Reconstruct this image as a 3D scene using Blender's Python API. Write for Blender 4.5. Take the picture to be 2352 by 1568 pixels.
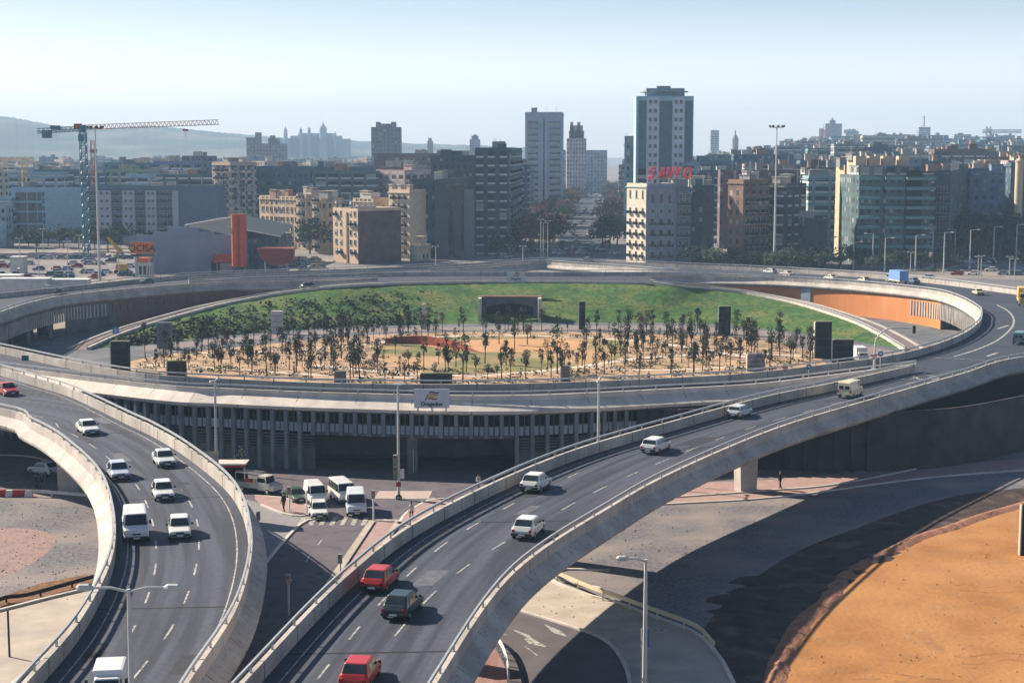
import bpy, bmesh, math, random
from math import radians as R, sin, cos, pi
from mathutils import Vector, Matrix, noise
from mathutils.geometry import tessellate_polygon
for o in list(bpy.data.objects): bpy.data.objects.remove(o)
SC = bpy.context.scene
COL = SC.collection
random.seed(7)
# ---------------------------------------------------------------- camera
SKYB = 5.2
HAZE_D = .00018
F = 3600.0; HC = 36.0; TH = math.atan(434/F)          # focal length in units of a 2352 px wide picture
cam = bpy.data.cameras.new('camera'); co = bpy.data.objects.new('camera', cam); COL.objects.link(co)
co.location = (0, 0, HC); co.rotation_euler = (pi/2-TH, 0, 0)
cam.sensor_width = 36; cam.lens = 36*F/2352; cam.clip_end = 20000; cam.clip_start = 1
SC.camera = co
# ---------------------------------------------------------------- light
SUN_EL = 33.0; SUN_AZ = (-0.877, 0.48)
SC.view_settings.view_transform = 'Standard'; SC.view_settings.look = 'None'
SC.view_settings.exposure = 1.25; SC.view_settings.gamma = 1
w = bpy.data.worlds.new('World'); SC.world = w; w.use_nodes = True
nt = w.node_tree; bg = nt.nodes['Background']; sk = nt.nodes.new('ShaderNodeTexSky')
sk.sky_type = 'NISHITA'; sk.sun_disc = False; sk.sun_elevation = R(SUN_EL)
sk.sun_rotation = math.atan2(SUN_AZ[0], SUN_AZ[1]); sk.air_density = 1.0; sk.dust_density = 1.0; sk.ozone_density = 4.0
# the sky's own pale band of vapour low over the horizon, round the whole compass
wt = nt.nodes.new('ShaderNodeTexCoord'); ws = nt.nodes.new('ShaderNodeSeparateXYZ'); nt.links.new(wt.outputs['Generated'], ws.inputs[0])
wr = nt.nodes.new('ShaderNodeValToRGB'); nt.links.new(ws.outputs[2], wr.inputs['Fac'])
wr.color_ramp.interpolation = 'EASE'
for i_, (p_, c_) in enumerate(((0.0, (1, .93, .96)), (0.04, (.95, .88, .92)), (0.10, (.30, .31, .37)), (0.22, (.05, .07, .10)), (0.4, (0, 0, 0)))):
    e_ = wr.color_ramp.elements[0] if i_ == 0 else wr.color_ramp.elements[-1] if i_ == 1 else wr.color_ramp.elements.new(p_)
    e_.position = p_; e_.color = (*c_, 1)
wm = nt.nodes.new('ShaderNodeVectorMath'); wm.operation = 'MULTIPLY_ADD'; nt.links.new(wr.outputs[0], wm.inputs[0]); wm.inputs[1].default_value = (SKYB,)*3
nt.links.new(sk.outputs[0], wm.inputs[2]); nt.links.new(wm.outputs[0], bg.inputs[0]); bg.inputs[1].default_value = .05
sun = bpy.data.lights.new('sun', 'SUN'); so = bpy.data.objects.new('sun', sun); COL.objects.link(so)
sun.energy = 5.0; sun.angle = R(0.5); sun.color = (1, 0.87, 0.70)
sd = Vector((SUN_AZ[0]*cos(R(SUN_EL)), SUN_AZ[1]*cos(R(SUN_EL)), sin(R(SUN_EL))))
so.rotation_euler = sd.to_track_quat('Z', 'Y').to_euler()
SC.cycles.max_bounces = 5; SC.cycles.volume_bounces = 0; SC.cycles.transparent_max_bounces = 8
SC.cycles.volume_max_steps = 64
# ---------------------------------------------------------------- survey helpers (bearing in the photograph -> place on the ground)
def ray(x, y):
    rx = (x-1176)/F; ry = -(y-784)/F
    return rx, cos(TH)+ry*sin(TH), -sin(TH)+ry*cos(TH)
DA, DB = 9.2, 0.008
def zd(Y): return DA-DB*Y
def U(x, y, z=0.0):
    a, b, c = ray(x, y); t = (z-HC)/c
    return Vector((a*t, b*t, z))
def D(x, y, h=0.0):                                    # point on the tilted viaduct deck plane (+h)
    a, b, c = ray(x, y); t = (DA+h-HC)/(c+DB*b)
    return Vector((a*t, b*t, HC+c*t))
def at(x, Y, z=0.0):                                   # bearing x at distance Y
    f = Y*cos(TH)-(z-HC)*sin(TH)
    return Vector(((x-1176)/F*f, Y, z))
def zat(y, Y):                                         # height seen at row y at distance Y
    a, b, c = ray(1176, y); return HC+c/b*Y
def Yat(y, z=0.0): return U(1176, y, z).y
def cr(pts, step=2.0, closed=False):                   # Catmull-Rom, resampled
    P = [Vector(p) for p in pts]; n = len(P); out = []
    def g(i): return P[i % n] if closed else P[max(0, min(n-1, i))]
    for i in range(n if closed else n-1):
        a, b, c, d = g(i-1), g(i), g(i+1), g(i+2)
        if not closed:
            if i == 0: a = b*2-c
            if i == n-2: d = c*2-b
        m = max(1, int((c-b).length/step))
        for k in range(m):
            t = k/m
            out.append(0.5*((2*b)+(c-a)*t+(2*a-5*b+4*c-d)*t*t+(3*b-a-3*c+d)*t**3))
    if not closed: out.append(P[-1])
    return out
def resample(pts, n):
    L = [0.0]
    for a, b in zip(pts, pts[1:]): L.append(L[-1]+(b-a).length)
    out = []; j = 0
    for k in range(n):
        s = L[-1]*k/(n-1)
        while j < len(L)-2 and L[j+1] < s: j += 1
        t = (s-L[j])/max(1e-6, L[j+1]-L[j]); out.append(pts[j].lerp(pts[j+1], max(0, min(1, t))))
    return out
def plen(pts): return sum((b-a).length for a, b in zip(pts, pts[1:]))
def normals(pts, closed=False):                        # left-hand 2D normals
    n = len(pts); out = []
    for i in range(n):
        if closed: t = pts[(i+1) % n]-pts[i-1]
        else: t = pts[min(n-1, i+1)]-pts[max(0, i-1)]
        out.append(Vector((-t.y, t.x, 0)).normalized())
    return out
# ---------------------------------------------------------------- materials
MT = {}; AL = .74                                     # one scale for every painted or mineral colour
def mat(name, col, rough=0.85, var=0.15, scale=0.6, col2=None, bump=0.0, metal=0.0, detail=6, spec=0.3, fac=None):
    if name in MT: return MT[name]
    m = bpy.data.materials.new(name); m.use_nodes = True; N = m.node_tree.nodes; Lk = m.node_tree.links
    b = N['Principled BSDF']; b.inputs['Roughness'].default_value = rough; b.inputs['Metallic'].default_value = metal
    b.inputs['Specular IOR Level'].default_value = spec
    tc = N.new('ShaderNodeTexCoord'); no = N.new('ShaderNodeTexNoise'); no.inputs['Scale'].default_value = scale; no.inputs['Detail'].default_value = detail
    Lk.new(tc.outputs['Object'], no.inputs['Vector'])
    r = N.new('ShaderNodeValToRGB'); Lk.new(no.outputs['Fac'], r.inputs['Fac'])
    col = tuple(c*AL for c in col); col2 = tuple(c*AL for c in col2) if col2 else None
    c2 = col2 or tuple(min(1, c*(1+var)) for c in col); c1 = col if col2 else tuple(c*(1-var) for c in col)
    lo, hi = fac or (0.35, 0.65)
    r.color_ramp.elements[0].position = lo; r.color_ramp.elements[1].position = hi
    r.color_ramp.elements[0].color = (*c1, 1); r.color_ramp.elements[1].color = (*c2, 1)
    Lk.new(r.outputs[0], b.inputs['Base Color'])
    if bump:
        bu = N.new('ShaderNodeBump'); bu.inputs['Strength'].default_value = bump; bu.inputs['Distance'].default_value = 0.1
        n2 = N.new('ShaderNodeTexNoise'); n2.inputs['Scale'].default_value = scale*8; Lk.new(tc.outputs['Object'], n2.inputs['Vector'])
        Lk.new(n2.outputs['Fac'], bu.inputs['Height']); Lk.new(bu.outputs[0], b.inputs['Normal'])
    MT[name] = m; return m
def paint(name, rough=0.35):                           # paint whose colour is the object's own colour
    if name in MT: return MT[name]
    m = mat(name, (.5, .5, .5), rough, spec=.5); N = m.node_tree.nodes; Lk = m.node_tree.links
    oi = N.new('ShaderNodeObjectInfo'); mx = N.new('ShaderNodeMix'); mx.data_type = 'RGBA'; mx.blend_type = 'MULTIPLY'; mx.inputs['Factor'].default_value = 1
    r = [n for n in N if n.type == 'VALTORGB'][0]; r.color_ramp.elements[0].color = (.66, .66, .66, 1); r.color_ramp.elements[1].color = (.80, .80, .80, 1)
    Lk.new(oi.outputs['Color'], mx.inputs['A']); Lk.new(r.outputs[0], mx.inputs['B']); Lk.new(mx.outputs['Result'], N['Principled BSDF'].inputs['Base Color'])
    return m
CONC = mat('concrete', (.50, .46, .42), .9, .16, .35, bump=.1)
CONCW = mat('pale_concrete', (.66, .60, .54), .9, .12, .5, bump=.1)
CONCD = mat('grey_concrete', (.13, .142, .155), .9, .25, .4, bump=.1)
STEEL = mat('galvanised_steel', (.55, .56, .57), .45, .1, 2, metal=.4)
POLE = mat('painted_pole', (.62, .62, .60), .5, .08, 1)
BLACK = mat('dark_rubber', (.012, .012, .013), .8, .2)
DARK = mat('dark_void', (.008, .008, .009), .9, .3)
GLASS = mat('dark_glass', (.02, .028, .035), .12, .3, .7, spec=.6)
WHITE = mat('white_paint', (.78, .78, .76), .6, .06, 2)
CARP = paint('car_paint', .3)
WALLP = paint('rendered_wall', .9)
def mixin(m, col, scale, lo, hi, stretch=(1, 1, 1), amount=1.0, coord='Object'):
    """lay a second noise colour over a material's base colour"""
    N = m.node_tree.nodes; Lk = m.node_tree.links; b = N['Principled BSDF']; src = b.inputs['Base Color'].links[0].from_socket
    tc = N.new('ShaderNodeTexCoord'); mp = N.new('ShaderNodeMapping'); mp.inputs['Scale'].default_value = stretch
    no = N.new('ShaderNodeTexNoise'); no.inputs['Scale'].default_value = scale; no.inputs['Detail'].default_value = 5
    Lk.new(tc.outputs[coord], mp.inputs[0]); Lk.new(mp.outputs[0], no.inputs['Vector'])
    mr = N.new('ShaderNodeMapRange'); mr.inputs[1].default_value = lo; mr.inputs[2].default_value = hi; mr.inputs[4].default_value = amount
    Lk.new(no.outputs['Fac'], mr.inputs[0]); mx = N.new('ShaderNodeMix'); mx.data_type = 'RGBA'
    Lk.new(mr.outputs[0], mx.inputs['Factor']); Lk.new(src, mx.inputs['A']); mx.inputs['B'].default_value = (*[c*AL for c in col], 1)
    Lk.new(mx.outputs['Result'], b.inputs['Base Color']); return m
mixin(CONC, (.22, .20, .19), 3.0, .54, .70, (1, 1, .08), .6); mixin(CONC, (.30, .28, .27), .12, .5, .62, (1, 1, 1), .5); mixin(CONCW, (.34, .31, .28), 1.0, .54, .75, (1, 1, .2), .5)
ASPH = mixin(mat('asphalt', (.044, .052, .078), .8, .18, .25, bump=.1, spec=.25), (.066, .074, .104), 6, .4, .7, amount=.6)
ROAD = mat('worn_asphalt', (.078, .088, .122), .75, .12, 3, bump=.1, spec=.25)
def wear(m):                                           # tyre and oil bands that run along a lane (u across in metres, v along)
    N = m.node_tree.nodes; Lk = m.node_tree.links; b = N['Principled BSDF']; src = b.inputs['Base Color'].links[0].from_socket
    uv = N.new('ShaderNodeUVMap'); uv.uv_map = 'UVMap'; mp = N.new('ShaderNodeMapping'); mp.inputs['Scale'].default_value = (1.1, .035, 1)
    no = N.new('ShaderNodeTexNoise'); no.inputs['Scale'].default_value = 1; no.inputs['Detail'].default_value = 3
    Lk.new(uv.outputs[0], mp.inputs[0]); Lk.new(mp.outputs[0], no.inputs['Vector'])
    mr = N.new('ShaderNodeMapRange'); mr.inputs[1].default_value = .40; mr.inputs[2].default_value = .62; mr.inputs[4].default_value = .95
    Lk.new(no.outputs['Fac'], mr.inputs[0]); mx = N.new('ShaderNodeMix'); mx.data_type = 'RGBA'
    Lk.new(mr.outputs[0], mx.inputs['Factor']); Lk.new(src, mx.inputs['A']); mx.inputs['B'].default_value = (.026, .030, .042, 1)
    Lk.new(mx.outputs['Result'], b.inputs['Base Color'])
wear(ROAD)
PINKR = mixin(mat('sunworn_asphalt', (.23, .18, .20), .9, .12, .4, bump=.1), (.15, .12, .14), 1.5, .5, .7)
GRAVEL = mixin(mat('gravel', (.17, .165, .19), .95, .3, 2.5, bump=.5), (.30, .255, .24), .12, .42, .62)
GRAVEL = mixin(GRAVEL, (.06, .06, .07), 7, .58, .7, amount=.7)
SOIL = mixin(mat('orange_soil', (.40, .18, .055), .95, .16, .25, bump=.6), (.48, .24, .085), .07, .45, .65)
SOIL = mixin(SOIL, (.22, .12, .06), 4.5, .62, .70, (1, 1, 1), .8)
SOIL = mixin(SOIL, (.30, .15, .07), .3, .62, .74, (1, .22, 1), .8)
DSOIL = mixin(mat('dark_topsoil', (.05, .032, .03), .95, .4, .6, bump=.8), (.16, .10, .08), .35, .55, .7)
SAND = mixin(mat('sandy_ground', (.50, .33, .20), .95, .15, .3, bump=.3), (.22, .16, .10), .35, .48, .64, amount=.85)
PATHM = mat('pale_path', (.72, .60, .50), .95, .08, .5)
GRASS = mixin(mat('grass', (.045, .135, .018), .95, .45, .7, bump=.8), (.17, .19, .045), .16, .44, .68)
GRASS = mixin(GRASS, (.018, .07, .012), 1.3, .47, .62, amount=.9); GRASS = mixin(GRASS, (.22, .18, .08), 2.8, .64, .76, amount=.5)
LAWN = mixin(mat('dry_lawn', (.17, .17, .06), .95, .2, .3, bump=.4), (.48, .30, .15), .05, .47, .6)
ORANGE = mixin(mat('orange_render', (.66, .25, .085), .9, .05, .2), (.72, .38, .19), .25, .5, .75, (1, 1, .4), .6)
PAVE = mixin(mat('pavement_slabs', (.50, .43, .36), .9, .07, .8, bump=.1), (.40, .35, .30), .3, .45, .65)
GROUND = mixin(mat('city_ground', (.16, .15, .16), .95, .3, .05), (.30, .26, .23), .02, .45, .6)
BARK = mat('bark', (.07, .045, .03), .95, .3, 3)
LEAF = mat('leaf', (.022, .034, .018), .9, .5, .9, col2=(.06, .075, .035))
LEAFR = mat('rusty_leaf', (.06, .042, .035), .9, .4, .9)
LEAFG = mat('deep_leaf', (.03, .055, .028), .9, .4, .6)
RED = mat('red_paint', (.50, .035, .03), .5, .1); YEL = mat('yellow_paint', (.65, .42, .06), .5, .1)
BRICKR = mat('red_brick', (.36, .09, .045), .9, .2, 2)
# facade with rows of window bays for the far city, u along the wall and v up, in metres; wall colour from the object
def facade(name, bayw, floorh, ww, wh, balc):
    m = bpy.data.materials.new(name); m.use_nodes = True; N = m.node_tree.nodes; Lk = m.node_tree.links; b = N['Principled BSDF']
    b.inputs['Roughness'].default_value = .85
    uv = N.new('ShaderNodeUVMap'); uv.uv_map = 'UVMap'; sx = N.new('ShaderNodeSeparateXYZ'); Lk.new(uv.outputs[0], sx.inputs[0])
    def M(op, a, bb=None):
        n = N.new('ShaderNodeMath'); n.operation = op
        for i, v in enumerate((a, bb)):
            if v is None: continue
            if isinstance(v, (int, float)): n.inputs[i].default_value = v
            else: Lk.new(v, n.inputs[i])
        return n.outputs[0]
    u = M('DIVIDE', sx.outputs[0], bayw); v = M('DIVIDE', sx.outputs[1], floorh)
    fu, fv = M('FRACT', u), M('FRACT', v)
    a = M('MULTIPLY', M('GREATER_THAN', fu, .5-ww/2), M('LESS_THAN', fu, .5+ww/2))
    c = M('MULTIPLY', M('GREATER_THAN', fv, .22), M('LESS_THAN', fv, .22+wh))
    win = M('MULTIPLY', a, c)
    cb = N.new('ShaderNodeCombineXYZ'); Lk.new(M('FLOOR', u), cb.inputs[0]); Lk.new(M('FLOOR', v), cb.inputs[1])
    wn = N.new('ShaderNodeTexWhiteNoise'); wn.noise_dimensions = '2D'; Lk.new(cb.outputs[0], wn.inputs['Vector'])
    gr = N.new('ShaderNodeValToRGB'); gr.color_ramp.interpolation = 'CONSTANT'
    gr.color_ramp.elements[0].color = (.012, .018, .025, 1); e = gr.color_ramp.elements.new(.55); e.color = (.05, .06, .07, 1)
    gr.color_ramp.elements[-1].position = .82; gr.color_ramp.elements[-1].color = (.28, .28, .26, 1); Lk.new(wn.outputs['Value'], gr.inputs['Fac'])
    oi = N.new('ShaderNodeObjectInfo'); tc = N.new('ShaderNodeTexCoord'); no = N.new('ShaderNodeTexNoise'); no.inputs['Scale'].default_value = .25; Lk.new(tc.outputs['Object'], no.inputs['Vector'])
    hs = N.new('ShaderNodeHueSaturation'); mr = N.new('ShaderNodeMapRange'); mr.inputs[1].default_value = .3; mr.inputs[2].default_value = .7; mr.inputs[3].default_value = .42; mr.inputs[4].default_value = .85
    Lk.new(no.outputs['Fac'], mr.inputs[0]); Lk.new(mr.outputs[0], hs.inputs['Value']); Lk.new(oi.outputs['Color'], hs.inputs['Color'])
    wall = hs.outputs[0]
    if balc:
        st = N.new('ShaderNodeMix'); st.data_type = 'RGBA'; Lk.new(M('MULTIPLY', M('LESS_THAN', fv, .2), a), st.inputs['Factor']); Lk.new(wall, st.inputs['A']); st.inputs['B'].default_value = (.50, .50, .48, 1); wall = st.outputs['Result']
    mx = N.new('ShaderNodeMix'); mx.data_type = 'RGBA'; Lk.new(win, mx.inputs['Factor']); Lk.new(wall, mx.inputs['A']); Lk.new(gr.outputs[0], mx.inputs['B'])
    Lk.new(mx.outputs['Result'], b.inputs['Base Color']); return m
FAC = [facade('facade_narrow', 3.0, 3.1, .38, .5, False), facade('facade_balcony', 4.2, 3.1, .62, .58, True), facade('facade_close', 2.3, 3.2, .42, .45, False), facade('facade_strip', 5.5, 3.2, .8, .45, True)]
ROOF = mat('flat_roof', (.16, .13, .12), .9, .4, .15)
# ---------------------------------------------------------------- object helpers
def tag(o, label=None, cat=None, group=None, kind=None):
    if label: o['label'] = label
    if cat: o['category'] = cat
    if group: o['group'] = group
    if kind: o['kind'] = kind
    return o
def thing(name, label, cat, loc=(0, 0, 0), rz=0, group=None):
    o = bpy.data.objects.new(name, None); COL.objects.link(o); o.location = loc; o.rotation_euler = (0, 0, rz); o.empty_display_size = .2
    return tag(o, label, cat, group)
class MB:
    def __init__(s): s.v = []; s.f = []; s.m = []; s.uv = {}
    def face(s, pts, mi=0, uv=None):
        i = len(s.v); s.v += [tuple(p) for p in pts]; s.f.append(tuple(range(i, i+len(pts)))); s.m.append(mi)
        if uv: s.uv[len(s.f)-1] = uv
    def box(s, c, d, rz=0, mi=0, top=1.0, M=None):      # c = centre of base, d = full size
        x, y, h = d[0]/2, d[1]/2, d[2]; P = []
        for k, (z, q) in enumerate(((0, 1), (h, top))):
            for sx, sy in ((-1, -1), (1, -1), (1, 1), (-1, 1)): P.append(Vector((sx*x*q, sy*y*q, z)))
        Rz = Matrix.Rotation(rz, 3, 'Z'); P = [Rz @ p+Vector(c) for p in P]
        if M: P = [M @ p for p in P]
        i = len(s.v); s.v += [tuple(p) for p in P]
        for q in ((3, 2, 1, 0), (4, 5, 6, 7), (0, 1, 5, 4), (1, 2, 6, 5), (2, 3, 7, 6), (3, 0, 4, 7)): s.f.append(tuple(i+k for k in q)); s.m.append(mi)
    def tube(s, pts, r, n=6, mi=0, cap=True):
        pts = [Vector(p) for p in pts]; rs = r if isinstance(r, (list, tuple)) else [r]*len(pts); i0 = len(s.v)
        for k, p in enumerate(pts):
            t = (pts[min(k+1, len(pts)-1)]-pts[max(k-1, 0)]).normalized()
            u = t.orthogonal().normalized() if abs(t.z) < .99 else Vector((1, 0, 0)); u = (u-t*u.dot(t)).normalized(); w_ = t.cross(u)
            if abs(t.z) < .9: u = Vector((0, 0, 1)).cross(t).normalized(); w_ = t.cross(u)
            for a in range(n): s.v.append(tuple(p+rs[k]*(u*cos(2*pi*a/n)+w_*sin(2*pi*a/n))))
        for k in range(len(pts)-1):
            for a in range(n):
                b = (a+1) % n; s.f.append((i0+k*n+a, i0+k*n+b, i0+(k+1)*n+b, i0+(k+1)*n+a)); s.m.append(mi)
        if cap:
            s.f.append(tuple(i0+a for a in range(n))[::-1]); s.m.append(mi); e = i0+(len(pts)-1)*n; s.f.append(tuple(e+a for a in range(n))); s.m.append(mi)
    def prism(s, poly, z0, z1, mi=0, top=None, uv=True):  # vertical prism over a 2D polygon (ccw), uv in metres
        n = len(poly); u = 0
        for i in range(n):
            a, b = poly[i], poly[(i+1) % n]; L = math.hypot(b[0]-a[0], b[1]-a[1])
            s.face([(a[0], a[1], z0), (b[0], b[1], z0), (b[0], b[1], z1), (a[0], a[1], z1)], mi, [(u, 0), (u+L, 0), (u+L, z1-z0), (u, z1-z0)]); u += L
        s.face([(p[0], p[1], z1) for p in poly], mi if top is None else top)
        s.face([(p[0], p[1], z0) for p in poly][::-1], mi if top is None else top)
    def sweep(s, pts, nrm, prof, mi=0, closed=False, cap=True, shut=True):  # prof = [(u out, z up)...]
        n = len(pts); m = len(prof); i0 = len(s.v)
        for p, q in zip(pts, nrm):
            for u, z in prof: s.v.append((p.x+q.x*u, p.y+q.y*u, p.z+z))
        for k in range(n if closed else n-1):
            kk = (k+1) % n
            for j in range(m if shut else m-1):
                jj = (j+1) % m; s.f.append((i0+k*m+j, i0+kk*m+j, i0+kk*m+jj, i0+k*m+jj)); s.m.append(mi)
        if cap and not closed and shut:
            s.f.append(tuple(i0+j for j in range(m))); s.m.append(mi); s.f.append(tuple(i0+(n-1)*m+j for j in range(m))[::-1]); s.m.append(mi)
    def cyl(s, c, r, h, n=12, mi=0, top=1.0): s.tube([c, (c[0], c[1], c[2]+h)], [r, r*top], n, mi)
    def build(s, name, mats, parent=None, smooth=False, color=None, bevel=0):
        me = bpy.data.meshes.new(name); off = parent.location if parent else Vector((0, 0, 0)); inv = None
        if parent and getattr(parent, 'rotation_euler')[2] and not s.__dict__.get('local'): inv = Matrix.Rotation(-parent.rotation_euler[2], 3, 'Z')
        V = s.v if s.__dict__.get('local') else [tuple((inv @ (Vector(p)-off)) if inv else Vector(p)-off) for p in s.v]
        me.from_pydata(V, [], s.f); mats = mats if isinstance(mats, (list, tuple)) else [mats]
        for m in mats: me.materials.append(m)
        if len(mats) > 1: me.polygons.foreach_set('material_index', s.m)
        if s.uv:
            ul = me.uv_layers.new(name='UVMap')
            for fi, uv in s.uv.items():
                for k, li in enumerate(me.polygons[fi].loop_indices): ul.data[li].uv = uv[k]
        bm = bmesh.new(); bm.from_mesh(me); bmesh.ops.recalc_face_normals(bm, faces=bm.faces)
        bm.to_mesh(me); bm.free()
        if smooth: me.polygons.foreach_set('use_smooth', [True]*len(me.polygons))
        o = bpy.data.objects.new(name, me); COL.objects.link(o)
        if parent: o.parent = parent
        if color: o.color = (*color, 1)
        return o
def L_(): m = MB(); m.local = True; return m
def kids(o): return [c for c in CH.get(o.name, [])]
CH = {}
def reg(root):                                         # remember a prototype's children for quick copying
    for o in [root]+[c for c in bpy.data.objects if c.parent == root]:
        CH[o.name] = [c for c in bpy.data.objects if c.parent == o]
    return root
def copy_tree(o, parent=None, color=None):
    c = o.copy(); COL.objects.link(c)
    if parent is not None: c.parent = parent
    if color and c.type == 'MESH' and c.name.split('.')[0] in ('body', 'door', 'crown_paint', 'cab', 'box'): c.color = (*color, 1)
    for ch in kids(o): copy_tree(ch, c, color)
    return c
def sheet(name, pts, z, m, kind='structure', label=None, cat=None, parent=None):   # flat polygon
    P = [Vector((p[0], p[1], z)) for p in pts]; mb = MB(); tris = tessellate_polygon([P])
    mb.v = [tuple(p) for p in P]; mb.f = [tuple(t) for t in tris]; mb.m = [0]*len(tris)
    o = mb.build(name, m, parent)
    for p in o.data.polygons:
        pass
    if o.data.polygons and o.data.polygons[0].normal.z < 0: o.data.flip_normals()
    if not parent: tag(o, label, cat, None, kind)
    return o
def px(pts, z=0.0): return [U(x, y, z) for x, y in pts]
# ================================================================ GROUND AND HILLS
AVX = lambda Y: 20+0.0594*(Y-500)                      # centre line of the avenue that runs away from the camera
def gz(X, Y):                                          # lie of the land: level, rising inland to the right
    if Y < 620: return 0.0
    b = X/Y; k = max(0.0, min(1.0, (b-.10)/.12)); k = k*k*(3-2*k)
    return k*max(0, min(62, (Y-620)*.0185))
def ground():
    mb = MB(); ys = [-60, 60, 300, 620]+[620*1.12**i for i in range(1, 26)]; n = 41
    for Y in ys:
        W_ = 500+Y*1.1
        for i in range(n):
            X = -W_+2*W_*i/(n-1); mb.v.append((X, Y, gz(X, Y)-.06))
    for j in range(len(ys)-1):
        for i in range(n-1): a = j*n+i; mb.f.append((a, a+1, a+n+1, a+n)); mb.m.append(0)
    tag(mb.build('ground', GROUND, smooth=True), kind='structure')
ground()
def hills():
    prof = [(-900, 262), (-500, 258), (-250, 255), (-100, 260), (0, 268), (60, 276), (140, 290), (230, 296), (330, 290), (420, 297), (500, 304), (560, 309), (640, 316), (720, 319), (860, 325), (980, 331), (1100, 334), (1220, 341), (1330, 348)]
    mb = MB(); n = 0; rows = 16; Yc = 4300.0; rnd = random.Random(3)
    P = []
    for a, b in zip(prof, prof[1:]):
        m = 14
        for k in range(m): P.append((a[0]+(b[0]-a[0])*k/m, a[1]+(b[1]-a[1])*k/m+rnd.uniform(-1.3, .8)))
    for x, y in P:
        top = zat(y, Yc)
        for r in range(rows):
            t = r/(rows-1); Y = Yc-1500*(1-t); p = at(x, Y); z = -2+(top+2)*math.sin(t*pi/2)**1.4+((9*noise.noise((p.x/420, Y/300, 0))+4*noise.noise((p.x/120, Y/120, 5))) if 0 < r < rows-1 else 0)
            mb.v.append((p.x, Y, z))
        p = at(x, Yc+600); mb.v.append((p.x, p.y, 0))
    R_ = rows+1
    for j in range(len(P)-1):
        for i in range(R_-1): a = j*R_+i; mb.f.append((a, a+R_, a+R_+1, a+1)); mb.m.append(0)
    tag(mb.build('hills', mixin(mat('hillside', (.05, .07, .05), .95, .4, .01), (.20, .18, .15), .006, .5, .7), smooth=True), kind='structure')
hills()
# ================================================================ GROUND SURFACES ROUND THE INTERCHANGE
def gp(name, pts, lvl, m, smooth=False):
    P = px(pts)
    if smooth: P = cr(P, 1.5, True)
    return sheet(name, P, .004*lvl, m)
gp('gravel_ground', [(-600, 1120), (230, 1120), (330, 1200), (330, 1900), (-900, 1900)], 1, GRAVEL)
gp('pink_gravel_patch', [(-80, 1215), (40, 1212), (110, 1222), (125, 1242), (100, 1275), (40, 1310), (-60, 1345), (-200, 1340), (-200, 1230)], 2, mixin(mat('pink_gravel', (.34, .23, .21), .95, .2, 3, bump=.4), (.24, .18, .18), .8, .5, .7), True)
gp('orange_verge', [(-100, 1395), (0, 1370), (90, 1340), (200, 1318), (230, 1345), (110, 1375), (0, 1412), (-100, 1430)], 2, mixin(mat('verge_soil', (.24, .11, .05), .95, .3, 1.5, bump=.6), (.09, .07, .05), 2, .5, .65))
gp('left_pavement', [(-200, 1450), (0, 1403), (110, 1375), (215, 1350), (260, 1500), (240, 1800), (-300, 1800)], 3, PAVE)
gp('left_lower_road', [(-60, 1672), (35, 1568), (120, 1500), (260, 1420), (300, 1800), (-160, 1800)], 4, PINKR)
gp('left_road', [(-500, 1048), (60, 1048), (160, 1085), (240, 1150), (140, 1130), (-500, 1128)], 3, PINKR)
gp('junction_road', [(520, 1052), (1560, 1052), (1560, 1130), (1050, 1200), (880, 1330), (640, 1700), (420, 1900), (560, 1420), (560, 1200), (520, 1150)], 1, mixin(mat('junction_asphalt', (.125, .11, .13), .9, .12, .4, bump=.1), (.075, .07, .09), .8, .5, .7))
gp('junction_pavement', [(545, 1142), (700, 1176), (735, 1192), (688, 1206), (598, 1310), (470, 1480), (470, 1200)], 2, mat('paving_blocks', (.26, .25, .26), .9, .1, 1))
gp('median_strip', [(848, 1197), (918, 1199), (905, 1225), (870, 1290), (700, 1520), (560, 1700), (520, 1690), (690, 1430), (740, 1352)], 2, mat('pink_paving', (.40, .27, .25), .9, .1, .8, bump=.1))
gp('median_kerb', [(848, 1197), (862, 1198), (760, 1352), (600, 1580), (588, 1575), (742, 1350)], 35, PAVE)
gp('median_kerb', [(908, 1199), (922, 1200), (880, 1262), (866, 1262)], 35, PAVE)
gp('crossing_apron', [(870, 1127), (993, 1127), (985, 1144), (860, 1144)], 2, mat('pale_paving', (.48, .38, .35), .9, .06, 1))
gp('traffic_island', [(585, 1140), (640, 1143), (700, 1158), (712, 1172), (706, 1183), (690, 1186), (650, 1180), (600, 1160)], 30, mat('pink_paving', (.40, .27, .25)), True)
gp('traffic_island', [(915, 1205), (935, 1178), (985, 1150), (1010, 1150), (1080, 1170), (1000, 1230)], 30, mat('pink_paving', (.40, .27, .25)))
gp('right_gravel_ground', [(1440, 1160), (1800, 1140), (2130, 1098), (2700, 1060), (2900, 1130), (2350, 1170), (2060, 1270), (1960, 1340), (1840, 1500), (1780, 1640), (1600, 1640), (1500, 1400), (1240, 1300), (1180, 1240)], 1, GRAVEL)
gp('right_pavement', [(1430, 1148), (1500, 1112), (1764, 1102), (2140, 1068), (2700, 1030), (2700, 1060), (2130, 1098), (1800, 1140), (1440, 1160)], 2, mat('pink_paving', (.40, .27, .25)))
gp('lower_pavement', [(1225, 1270), (1241, 1295), (1266, 1332), (1361, 1370), (1405, 1379), (1500, 1415), (1597, 1454), (1652, 1509), (1690, 1580), (1700, 1700), (1440, 1700), (1448, 1568), (1425, 1509), (1388, 1470), (1322, 1443), (1161, 1393), (1100, 1375)], 3, PAVE, True)
gp('lower_road', [(1080, 1372), (1161, 1393), (1322, 1443), (1388, 1470), (1425, 1509), (1446, 1568), (1450, 1800), (960, 1900), (940, 1500)], 2, mat('dark_asphalt', (.12, .105, .115), .9, .12, .4, bump=.1))
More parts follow.
